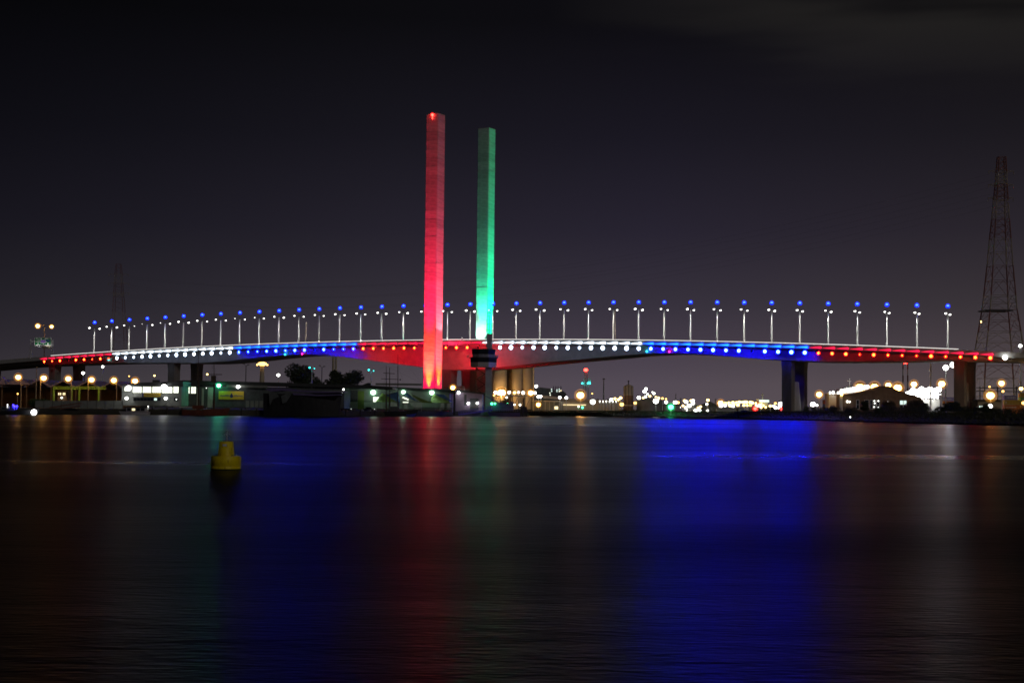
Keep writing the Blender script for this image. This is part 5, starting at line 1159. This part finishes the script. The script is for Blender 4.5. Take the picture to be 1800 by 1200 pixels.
# dark dolphin in front
q = at(1309.5, 728, 700); dd = thing('mooring_dolphin', (q.x, 704, 0), 'dark mooring dolphin at the water edge under the bridge', 'dolphin')
m_ = MB()
for dx, dy in ((-2.4, 0), (2.4, 0), (-2.4, 3), (2.4, 3), (0, 1.5)): m_.tube((q.x + dx * 1.15, 702 + dy, -1), (q.x + dx, 702 + dy, at(1309.5, 723, 702).z), .35, .35, 7)
m_.build('pile', M['pile'], dd); plain_box(dd, 'cap', 1305, 1314, 720.5, 724, 701, 5, 'dark_wall')

# ================================================================== RIGHT BANK
def container(px0, px1, py0, py1, Y, m_, label, group='stacked containers', marks=None):
    X0, X1, Z0, Z1 = R4(px0, px1, py0, py1, Y); t = thing('container', ((X0 + X1) / 2, Y, Z0), label, 'container', group)
    b = MB(); nb_ = max(4, int((X1 - X0) / .55)); pts = []
    for k in range(nb_):
        w_ = (X1 - X0) / nb_; a = X0 + w_ * k
        pts += [(a, 0), (a + w_ * .35, 0), (a + w_ * .5, .07), (a + w_ * .85, .07)]
    pts.append((X1, 0)); ring = [Vector((x, Y + y, Z0)) for x, y in pts] + [Vector((X1, Y + 2.4, Z0)), Vector((X0, Y + 2.4, Z0))]
    b.prism(ring, (0, 0, Z1 - Z0)); b.build('body', M[m_], t)
    f = MB()
    for x in (X0, X1): f.box2((x - .1, Y - .08, Z0), (x + .1, Y + .08, Z1))
    for z in (Z0 + .08, Z1 - .08): f.box2((X0, Y - .07, z - .08), (X1, Y + .05, z + .08))
    f.build('frame', M[m_], t)
    if marks:
        rr = random.Random(int(px0)); x = X0 + (X1 - X0) * marks[0]; e_ = X0 + (X1 - X0) * marks[1]; zz = Z0 + (Z1 - Z0) * marks[2]; h = (Z1 - Z0) * marks[3]
        while x < e_:
            w_ = rr.uniform(.22, .5); q = MB(); q.box2((x, Y - .05, zz), (x + w_, Y - .01, zz + h * rr.uniform(.6, 1))); q.build('lettering', M['white_paint'], t); x += w_ + .18
    return t
# containers by the pier
Y = 760.0
container(1447.5, 1476, 702.5, 709.8, Y, 'cont_red', 'red container on top of a blue one left of the floodlit shed'); container(1447.5, 1476, 716.5, 723, Y, 'cont_red', 'red container under the blue containers left of the floodlit shed')
container(1447.5, 1454.5, 709.9, 716.4, Y, 'cont_blue', 'blue container in the middle of a stack, left one'); container(1456, 1463, 709.9, 716.4, Y, 'cont_blue', 'blue container in the middle of a stack, right one'); container(1464, 1476, 709.9, 716.4, Y, 'cont_red', 'short red container right of the blue ones')
lamp(1440, 693, 740, 1.35, 'sodium', 'dazzling orange lamp right of the right-hand bridge pier', base=2.9, thick=.16)
wb_ = thing('site_fence', (at(1432, 720, 770).x, 770, 3), 'amber-lit picket fence at the foot of the right-hand pier', 'fence')
for k in range(9): plain_box(wb_, 'picket', 1426 + k * 1.75, 1427 + k * 1.75, 716, 723, 770, .2, 'cream')
# white block and floodlit shed
Y = 720.0
wb2 = thing('white_block', (at(1468, 700, Y + 25).x, Y + 25, 3), 'white flat-roofed block with small lamps on its roof edge', 'building')
plain_box(wb2, 'wall', 1457.5, 1500, 692.5, 722, Y + 25, 10, 'white_wall'); plain_box(wb2, 'roof_edge', 1456.5, 1500, 691, 692.4, Y + 24.6, 10.8, 'white_paint')
for px in (1459, 1464.5, 1473, 1477): p = at(px, 689.3, Y + 24); m_ = MB(); m_.ball(p, .6 if px in (1464.5, 1477) else .35); m_.tube(p, p + Vector((0, .6, -.8)), .08, .08, 4); m_.build('lamp', E_['flood'], wb2)
fs2 = thing('floodlit_shed', (at(1550, 712, Y).x, Y, 3), 'wide brown gabled shed under a row of dazzling yellow floodlights', 'shed')
pts = [(1481, 724), (1481, 694.5), (1500, 692.5), (1520, 689), (1540, 684), (1553, 678.5), (1562, 679), (1580, 687), (1600, 694), (1618, 699), (1622, 703), (1622, 726)]
m_ = MB(); m_.prism([Vector((at(x, y, Y).x, Y, at(x, y, Y).z)) for x, y in pts], (0, 14, 0)); m_.build('wall', M['brown_wall'], fs2)
m_ = MB(); rp = [(1479, 693.5), (1500, 691.7), (1520, 688.2), (1540, 683.2), (1553, 677.8), (1563, 678.4), (1580, 686.2), (1600, 693), (1620, 698.5)]
up_ = [at(x, y, Y - .6) for x, y in rp]; lo_ = [p - Vector((0, 0, .35)) for p in reversed(up_)]; m_.prism([Vector((p.x, Y - .6, p.z)) for p in up_ + lo_], (0, 15.4, 0)); m_.build('roof', M['rust'], fs2)
for (a, b, e) in ((1505.5, 1510, 'glass'), (1520, 1527, 'glass'), (1529.5, 1533, 'glass'), (1535, 1539.2, 'glass'), (1541, 1546, 'glass')): window(fs2, a, b, 702.8, 718.5, Y - .03, e, 'white_paint', mull=0, rows=2)
for (px, py) in ((1537, 704.5), (1537.6, 708.5), (1536.5, 715), (1544, 704.5), (1544, 715.5), (1560.5, 706)): p = at(px, py, Y - .25); m_ = MB(); m_.ball(p, .34, sub=1); m_.box(p + Vector((0, .12, 0)), (.2, .2, .2)); m_.build('wall_light', E_['flood_dim'], fs2)
for (a, b) in ((1582, 1587), (1588.3, 1593)): window(fs2, a, b, 704, 710.5, Y - .03, 'window_cool', 'white_paint', mull=0); window(fs2, a, b, 711.5, 719, Y - .03, 'glass', 'white_paint', mull=0)
plain_box(fs2, 'corner_column', 1476.3, 1481.3, 693, 724, Y - .5, 1.5, 'cream')
for (px, py, r, e) in ((1489.5, 705.5, .55, 'flood_dim'), (1493.5, 706, .4, 'flood_dim')): p = at(px, py, Y - .4); m_ = MB(); m_.ball(p, r); m_.tube(p, p + Vector((0, .5, 0)), .07, .07, 4); m_.build('wall_light', E_[e], fs2)
wall_lamp(1479.5, 693.3, Y - 1.2, .7, 'amber', 'amber lamp on the left corner of the brown shed')
# floodlit ship superstructure behind the shed roof
fl = thing('floodlit_ship', (at(1502, 690, Y + 60).x, Y + 60, 3), 'dazzling white floodlit ship superstructure behind the brown shed roof', 'ship')
for (a, b, c, d) in ((1476.5, 1528, 683.8, 692), (1486, 1527, 680.8, 683.8), (1497, 1524, 678, 680.8), (1503, 1520, 675.5, 678)): plain_box(fl, 'deck', a, b, c, d, Y + 60 + (692 - d), 10, 'white_paint')
m_ = MB(); m_.tube(at(1493.5, 682, Y + 63), at(1493.5, 665, Y + 63), .12, .1, 6); m_.tube(at(1490, 669.5, Y + 63), at(1496.5, 669.5, Y + 63), .1, .1, 5); m_.build('mast', M['white_paint'], fl)
for k, px in enumerate(range(1480, 1528, 5)): p = at(px, 686.8 - (px - 1480) * .16, Y + 54); m_ = MB(); m_.ball(p, .9); m_.tube(p, p + Vector((0, 4, .3)), .08, .08, 4); m_.build('deck_lamp', E_['flood'], fl)
for i, (px, py, r, lab) in enumerate(((1511.5, 680.8, 2.0, 'first'), (1537.3, 680.5, 1.9, 'second'), (1561.5, 676.8, 1.35, 'third, on the ridge'), (1578, 681.5, 1.9, 'fourth'))):
    lamp(px, py, Y + 20, r, 'sodium', 'dazzling yellow floodlight above the brown shed roof, %s from the left' % lab, base=2.9, group='yellow floodlights above the brown shed', thick=.14)
lamp(1606.5, 675, Y + 40, 1.45, 'sodium', 'orange lamp above the right slope of the brown shed roof', base=2.9, thick=.14)
lamp(1655.5, 674.5, 690, 1.5, 'sodium', 'orange lamp above the dazzling white yard', base=2.9, thick=.14)
# dazzling white yard behind the trees
fy = thing('floodlit_store', (at(1625, 700, 735).x, 735, 3), 'white store wall glaring under massed floodlights right of the brown shed', 'building')
plain_box(fy, 'wall', 1604, 1652, 702, 724, 738, 12, 'white_paint'); plain_box(fy, 'canopy', 1590, 1655, 691.5, 694, 735, 10, 'white_paint')
for k in range(7): plain_box(fy, 'column', 1606 + k * 7.2, 1607 + k * 7.2, 694, 724, 735.2, .4, 'white_paint')
for k in range(12):
    px = 1595 + k * 5; p = at(px, 688.6 - (k % 3) * 2.2 + (3 if k < 2 else 0), 733); m_ = MB(); m_.ball(p, 1.35 if k > 4 else 1.0); m_.tube(p, (p.x, 735.5, at(px, 692, 735).z), .12, .12, 5); m_.build('floodlight', E_['flood'], fy)
for k in range(8): px = 1612 + k * 5; p = at(px, 697.2, 733.5); m_ = MB(); m_.ball(p, .8); m_.tube(p, p + Vector((0, 2, 1)), .1, .1, 5); m_.build('floodlight', E_['flood'], fy)
m_ = MB(); p = at(1635.8, 660, 720); m_.tube((p.x, 720, 3), at(1636.3, 632, 720), .42, .32, 10); m_.box(at(1636, 652, 720), (1.1, .9, .7)); tag(m_.build('light_mast', M['white_paint']), 'tall pale mast rising to the girder left of the twin white floodlights', 'mast')
tw = thing('flood_mast', (at(1663.5, 715, 655).x, 655, 3), 'mast with two dazzling white floodlights left of the rightmost pier', 'mast')
p = at(1662.5, 648, 655); m_ = MB(); m_.tube((p.x, 655, 2.9), p, .26, .18, 8); m_.tube(p, at(1675, 641.5, 655), .12, .12, 6); m_.build('pole', M['white_paint'], tw)
for (px, py, r) in ((1662.3, 646, 1.15), (1675, 641, 1.2)): m_ = MB(); m_.ball(at(px, py, 654.5), r); m_.build('bulb', E_['flood'], tw); lo = spot('lamp_beam', at(px, py, 652.8), at(px, py, 652.8) + Vector((0, -10, -4)), 3800, 120, .5, (.95, .95, 1), tw)
container(1659, 1676, 698, 704.5, 690, 'cont_lilac', 'lilac container beside the rightmost pier', marks=(.1, .8, .4, .3)); container(1659, 1676, 704.7, 711, 690, 'cont_orange', 'orange container under a lilac one beside the rightmost pier')
# striped chimneys far behind
for k, px in enumerate((1587.3, 1595.6)):
    Yk = 1900.0; ch = thing('striped_chimney', (at(px, 700, Yk).x, Yk, 3), 'thin red and white banded far chimney, %s one of a pair' % ('left' if k == 0 else 'right'), 'chimney', 'pair of banded chimneys')
    zt = at(px, 638, Yk).z; x = at(px, 660, Yk).x
    for j in range(8): z0 = 3 + (zt - 3) * j / 8; z1 = 3 + (zt - 3) * (j + 1) / 8; m_ = MB(); m_.tube((x, Yk, z0), (x, Yk, z1), 1.15 - .05 * j, 1.1 - .05 * j, 10, smooth=True); m_.build('band', M['red_steel'] if j % 2 else M['white_paint'], ch)
p = at(1591.3, 637, 1900); m_ = MB(); m_.ball(p, 1.5); m_.tube(p - Vector((3.5, 0, 1.3)), p + Vector((3.5, 0, -1.3)), .25, .25, 5)
tag(m_.build('warning_light', [E_['nav_red']]), 'red warning light on the bridge between the banded chimneys', 'lamp')
# orange and lilac container stack at the right edge
for (a, b, c, d, m__, lab, mk) in ((1765.5, 1786, 695, 702.3, 'cont_lilac', 'lilac container with white script on top of the stack at the right edge', (.2, .92, .35, .38)), (1765.5, 1792, 702.6, 711, 'cont_yellow', 'yellow-orange container second from the top at the right edge', (.08, .16, .3, .5)),
        (1765.5, 1792, 711.3, 719.6, 'cont_orange', 'orange container with a line of white letters at the right edge', (.1, .8, .4, .2)), (1765.5, 1792, 719.9, 728, 'cont_orange', 'orange container at the bottom of the stack at the right edge', None),
        (1793.5, 1822, 690, 698, 'cont_yellow', 'yellow container high in the stack cut by the right edge', None), (1793.5, 1822, 698.3, 706.5, 'green_steel', 'green container in the stack cut by the right edge', (.1, .3, .3, .4)), (1793.5, 1822, 706.8, 715, 'cont_yellow', 'yellow container below the green one at the right edge', None), (1793.5, 1822, 715.3, 723, 'cont_orange', 'orange container low in the stack cut by the right edge', None)):
    container(a, b, c, d, 560 if a < 1790 else 566, m__, lab, 'container stack at the right edge', mk)
lamp(1760.5, 673.5, 600, 1.1, 'sodium', 'orange lamp among the legs of the right-hand pylon', base=2.9); lamp(1741, 695, 575, 1.5, 'sodium', 'very large dazzling orange lamp right of the rightmost pier', base=2.9, thick=.2); lamp(1740.5, 713.8, 560, .9, 'flood', 'low white lamp below the very large orange lamp', base=2.9)
lamp(1763, 687.5, 566, .5, 'sodium_dim', 'small orange lamp on a post left of the container stack', base=2.9); lamp(1739.5, 679.7, 700, .5, 'sodium_dim', 'tiny amber lamp right of the rightmost pier', base=2.9)
lamp(1793.5, 607.8, 640, .8, 'flood', 'white lamp on a tall pale post at the right edge', base=2.9, pole='white_paint', thick=.35); lamp(1795, 683, 570, .8, 'amber', 'amber lamp above the containers at the right edge', base=2.9); lamp(1799, 708, 552, .7, 'sodium_dim', 'orange lamp in front of the containers at the right edge', base=2.9)
# overhead pipe bridge behind the pylon
pb = thing('pipe_bridge', (at(1745, 690, 640).x, 640, 3), 'dark horizontal pipe bridge behind the legs of the right-hand pylon', 'pipe bridge')
for py in (681, 687): plain_box(pb, 'pipe', 1716, 1792, py, py + 1.2, 640, .6, 'dark_steel')
for px in (1722, 1753, 1786): plain_box(pb, 'support', px, px + 1.6, 679, 722, 640.7, .5, 'dark_steel')
yb_ = thing('yard_building', (at(1745, 712, 610).x, 610, 3), 'low teal-grey yard building right of the rightmost pier', 'building')
plain_box(yb_, 'wall', 1719, 1764, 704, 722, 612, 8, 'grey_wall'); plain_box(yb_, 'roof', 1717, 1766, 702, 704, 611, 10, 'dark_roof')
for k in range(4): window(yb_, 1721 + k * 4, 1723.5 + k * 4, 713, 715.5, 611.9, 'window_cool', mull=0)

# ------------------------------------------------------------------ lattice pylons with red and pale bands
def pylon(Y, prof, label, arms, seed, th=.16):
    """prof: list of (centre px, y px, half width px)"""
    zs = []; t = None
    lv = [(at(x, y, Y).x, at(x, y, Y).z, w_ * PX(Y)) for x, y, w_ in prof]
    t = thing('pylon', (lv[0][0], Y, gz(lv[0][0])), label, 'pylon')
    for i in range(len(lv) - 1):
        (x0, z0, w0), (x1, z1, w1) = lv[i], lv[i + 1]; m_ = MB(); nsub = 2 if w0 > 4 else 3
        c0 = [Vector((x0 + a * w0, Y + b * w0, z0)) for a, b in ((-1, -1), (1, -1), (1, 1), (-1, 1))]; c1 = [Vector((x1 + a * w1, Y + b * w1, z1)) for a, b in ((-1, -1), (1, -1), (1, 1), (-1, 1))]
        k_ = 1 + .9 * (1 - i / len(lv))
        for j in range(4):
            m_.tube(c0[j], c1[j], th * k_, th * k_, 5)
            p0, p1, q0, q1 = c0[j], c0[(j + 1) % 4], c1[j], c1[(j + 1) % 4]
            for s_ in range(nsub):
                a, b = s_ / nsub, (s_ + 1) / nsub; A_, B_ = p0.lerp(q0, a), p1.lerp(q1, a); C_, D_ = p0.lerp(q0, b), p1.lerp(q1, b); mid = (C_ + D_) / 2
                m_.tube(A_, mid, th * .5, th * .5, 4); m_.tube(B_, mid, th * .5, th * .5, 4); m_.tube(C_, D_, th * .5, th * .5, 4)
                m_.tube((A_ + C_) / 2, (A_ + mid) / 2, th * .35, th * .35, 4); m_.tube((B_ + D_) / 2, (B_ + mid) / 2, th * .35, th * .35, 4)
        m_.build('lattice_band', M['red_steel'] if i % 2 == (len(lv)) % 2 else M['pale_steel'], t)
    for (px, py, hw) in arms:
        p = at(px, py, Y); m_ = MB(); w_ = hw * PX(Y)
        for sd_ in (-1, 1):
            tip = p + Vector((sd_ * w_, 0, .6))
            for dy in (-1, 1): m_.tube(p + Vector((0, dy, -.6)), tip, th * .7, th * .5, 4); m_.tube(p + Vector((0, dy, 1.2)), tip, th * .5, th * .5, 4)
            m_.tube(tip, tip - Vector((0, 0, 1.6)), .16, .16, 5)
        m_.build('cross_arm', M['pale_steel'], t)
    return t
pr_ = [(1757, 728, 40), (1756.5, 665, 37), (1756, 620, 33), (1756.5, 583, 28.5), (1756.5, 545, 23.5), (1757, 520, 21.5), (1757.5, 468, 17.5), (1758, 420, 14.5), (1758.5, 385, 12), (1759, 352, 10), (1759.5, 325, 8.3), (1760, 303, 7.4), (1760.3, 276, 6)]
pr_ = [(x, y, w_) for x, y, w_ in pr_]
py_r = pylon(700.0, pr_, 'tall red and white banded lattice pylon at the right edge', ((1760, 303, 22), (1759.5, 327, 22), (1759, 350, 22)), 1, .19)
p = at(1724.5, 565.5, 690); m_ = MB(); m_.ball(p, .34, scale=(.8, .8, 1.4)); m_.build('lamp', E_['amber'], py_r)
plain_box(py_r, 'platform', 1733, 1781, 544, 546, 693, 12, 'dark_steel')
pl_ = [(209, 640, 13), (209, 600, 12), (209, 575, 10.5), (209, 549, 9), (209, 522, 7.6), (208.5, 515, 7.2), (208.5, 498, 6.3), (208.5, 482, 5.5), (208.5, 464, 4)]
py_l = pylon(1150.0, pl_, 'faint distant red and white banded pylon behind the left end of the bridge', ((208.5, 483, 17), (208.5, 499, 18), (208.5, 516, 18)), 2, .09)
# power lines between the pylons
for k, (ya, yb) in enumerate(((303, 483), (327, 499), (350, 516))):
    for sd_ in (-1, 1):
        a = at(1759.5, ya, 700) + Vector((sd_ * 22 * PX(700), 0, -1)); b = at(208.5, yb, 1150) + Vector((sd_ * 17.5 * PX(1150), 0, -1)); m_ = MB(); n_ = 40; prev = None
        for j in range(n_ + 1):
            u = j / n_; q = a.lerp(b, u) - Vector((0, 0, 26 * 4 * u * (1 - u)))
            if prev is not None: m_.tube(prev, q, .022, .022, 4, caps=False)
            prev = q
        tag(m_.build('power_line', M['dark_steel']), '%s thin power line on the %s side of the pylons' % (('upper', 'middle', 'lower')[k], ('left', 'right')[sd_ > 0]), 'power line', 'power lines')

# ------------------------------------------------------------------ vegetation and rocks on the right bank
for i, (px, Y, w_, h, lf, lab) in enumerate(((1424, 590, 20, 3.4, 'leaf_dark', 'low dark shrub at the foot of the right-hand pier'), (1448, 586, 26, 3.2, 'leaf_dark', 'wide low shrub below the red container stack'), (1470, 575, 20, 3.6, 'leaf_dark', 'low shrub below the blue containers'), (1492, 566, 24, 3.2, 'leaf_dark', 'low shrub left of the small tree before the brown shed'),
        (1540, 555, 30, 3.0, 'leaf_dark', 'low wide shrub below the windows of the brown shed'), (1570, 560, 30, 3.9, 'leaf_olive', 'rounded olive shrub before the brown shed'), (1598, 552, 32, 3.2, 'leaf_dark', 'dark shrub below the twin lit windows'), (1630, 548, 30, 3.0, 'leaf_dark', 'dark low shrub below the glaring white wall'),
        (1700, 520, 36, 3.6, 'leaf_dark', 'dark shrub at the foot of the rightmost pier'), (1728, 514, 30, 3.4, 'leaf_dark', 'dark shrub right of the rightmost pier'), (1756, 510, 34, 3.2, 'leaf_olive', 'olive shrub below the low white lamp'), (1782, 504, 36, 2.9, 'leaf_dark', 'dark shrub under the orange container stack'), (1806, 498, 34, 3.2, 'leaf_dark', 'dark shrub at the right edge'))):
    p = at(px, 722, Y); bush(p.x, Y, 2.6, w_ * PX(Y) * 1.25, h, lab, 80 + i, lf, 1300, group='shrubs on the right bank')
for i, (px, yt, Y, w_, lf, lab) in enumerate(((1520, 704, 600, 13, 'leaf_dark', 'small round tree in front of the brown shed windows'), (1562, 702.5, 600, 24, 'leaf_olive', 'broad tree in front of the right half of the brown shed'), (1612, 702, 580, 34, 'leaf_olive', 'olive tree left of the glaring white wall'), (1624, 708, 570, 20, 'leaf_dark', 'smaller dark tree just left of the glaring white wall'),
        (1660, 699.5, 560, 30, 'leaf_dark', 'dark tree right of the glaring white wall'), (1678, 704, 555, 26, 'leaf_dark', 'dark tree before the left column of the rightmost pier'), (1735, 709, 540, 26, 'leaf_dark', 'dark low tree before the yard building'), (1064, 0, 0, 0, '', ''))):
    if not w_: continue
    p = at(px, yt, Y); tree(p.x, Y, 2.8, w_ * PX(Y) * 1.1, p.z - 2.8, lab, 120 + i, lf, 2200, group='trees on the right bank', trunk=.2)
for i, (px, yt, w_, lab) in enumerate(((1052, 697, 10, 'small dark tree behind the dazzling white far lamp'), (1070, 699, 16, 'dark tree behind the row of white tanks'))):
    p = at(px, yt, 890); tree(p.x, 890, 2.9, w_ * PX(890), p.z - 2.9, lab, 150 + i, 'leaf_dark', 900, group='trees on the far wharf')
p = at(884, 706, 872); tree(p.x, 872, 2.9, 20 * PX(872), at(884, 700.5, 872).z - 2.9, 'orange-lit tree in front of the left silo', 160, 'leaf_olive', 1200)
rr = random.Random(31); rk = MB()
for i in range(12, len(edge) - 2):
    a, b = edge[i], edge[i + 1]; ia, ib = inn[i], inn[i + 1]; ln = (b - a).length
    for _ in range(int(min(ln, 90) * 5)):
        u, v = rr.random(), rr.random() ** 1.3; p = a.lerp(b, u).lerp(ia.lerp(ib, u), v * .8); p.z = max(0, .3 + p.z)
        r = rr.uniform(.25, .75); vs_, fs_ = ico(1); rk.add([p + Vector((q[0] * r * rr.uniform(.7, 1.3), q[1] * r * rr.uniform(.7, 1.3), q[2] * r * rr.uniform(.5, .9))) for q in vs_], fs_)
o = rk.build('rock_armour', M['rock'], fix=False); o['kind'] = 'stuff'; tag(o, 'dark rock armour along the far and right banks', 'rocks')
rr = random.Random(33); gs = MB()
for i in range(14, len(edge) - 2):
    a, b = edge[i], edge[i + 1]; ia, ib = inn[i], inn[i + 1]; ln = min((b - a).length, 90)
    for _ in range(int(ln * 60)):
        u, v = rr.random(), rr.uniform(.45, 1.5); q = ia.lerp(ib, u); p = a.lerp(b, u).lerp(q, min(v, 1)) + (q - a.lerp(b, u)).normalized() * max(0, v - 1) * 12; p.z = min(p.z, q.z)
        h = rr.uniform(.5, 1.3); d = Vector((rr.gauss(0, .3), rr.gauss(0, .3), 1)) * h; s_ = Vector((rr.uniform(-1, 1), rr.uniform(-1, 1), 0)).normalized() * .12
        gs.add([p - s_, p + s_, p + d], [(0, 1, 2)])
o = gs.build('grass', M['leaf_olive'], fix=False); o['kind'] = 'stuff'; tag(o, 'rough dark grass on the slope of the right bank', 'grass')

# ------------------------------------------------------------------ the yellow buoy
b0 = onz(397, 825, 0); Yb = b0.y; u_ = PX(Yb)
by = thing('buoy', (b0.x, Yb, 0), 'yellow two-tier mooring buoy floating in the foreground', 'buoy')
R_ = 26.0 * u_; zt = at(397, 801, Yb - R_ * .0).z
m_ = MB(); m_.lathe((b0.x, Yb, 0), [(R_ * .94, -.5), (R_ * .98, .0), (R_ * 1.0, .05), (R_ * 1.0, .21), (R_ * .985, .22), (R_ * .985, .245), (R_ * 1.0, .255), (R_ * 1.0, zt - .05), (R_ * .97, zt)], 40); m_.build('float', M['buoy'], by)
z2 = at(397, 775, Yb).z; m_ = MB(); m_.lathe((b0.x, Yb, zt - .01), [(R_ * .56, 0), (R_ * .545, .05), (R_ * .47, z2 - zt - .02), (R_ * .45, z2 - zt)], 32); m_.build('turret', M['buoy'], by)
m_ = MB(); m_.lathe((b0.x, Yb, .20), [(R_ * 1.004, 0), (R_ * 1.004, .02)], 40); m_.build('rubbing_strake', M['buoy_band'], by)
m_ = MB(); m_.lathe((b0.x, Yb, -.2), [(R_ * 1.006, 0), (R_ * 1.006, .26), (R_ * .99, .27)], 40); m_.build('waterline_band', M['weed'], by)
zm = at(397, 757, Yb).z; m_ = MB(); m_.tube((b0.x + .03, Yb, z2), (b0.x + .03, Yb, zm), .035, .03, 8); m_.build('mast', M['galv'], by)
m_ = MB(); pz = zm - .05
m_.tube((b0.x + .03, Yb, zm - .12), (b0.x + .26, Yb - .05, zm - .27), .02, .02, 6); m_.tube((b0.x + .03, Yb, zm - .12), (b0.x - .22, Yb - .05, zm - .27), .02, .02, 6); m_.tube((b0.x + .03, Yb, zm - .12), (b0.x + .03, Yb - .24, zm - .27), .02, .02, 6); m_.tube((b0.x - .04, Yb, zm + .01), (b0.x + .10, Yb, zm + .01), .02, .02, 6); m_.build('topmark', M['galv'], by)
X0, X1, Z0, Z1 = R4(391, 401.5, 780, 784, Yb - R_ * .55); m_ = MB(); n_ = 8; rr_ = R_ * .515
pts = [(b0.x + rr_ * math.sin(a_), Yb - rr_ * math.cos(a_)) for a_ in np.linspace(-.30, .22, n_)]
m_.loft([[Vector((x, y, Z0)) for x, y in pts], [Vector((b0.x + (x - b0.x) * .985, Yb + (y - Yb) * .985, Z1)) for x, y in pts]], closed=False, caps=False); pa = m_.build('number_plate', M['white_paint'], by); pa.modifiers.new('thickness', 'SOLIDIFY').thickness = .02
for k in range(4):
    a_ = math.pi / 4 + k * math.pi / 2; m_ = MB(); p = Vector((b0.x + R_ * .8 * math.cos(a_), Yb + R_ * .8 * math.sin(a_), zt)); m_.tube(p + Vector((-.05, 0, 0)), p + Vector((-.05, 0, .09)), .012, .012, 5); m_.tube(p + Vector((.05, 0, 0)), p + Vector((.05, 0, .09)), .012, .012, 5); m_.tube(p + Vector((-.05, 0, .09)), p + Vector((.05, 0, .09)), .012, .012, 5); m_.build('lifting_eye', M['dark_steel'], by)
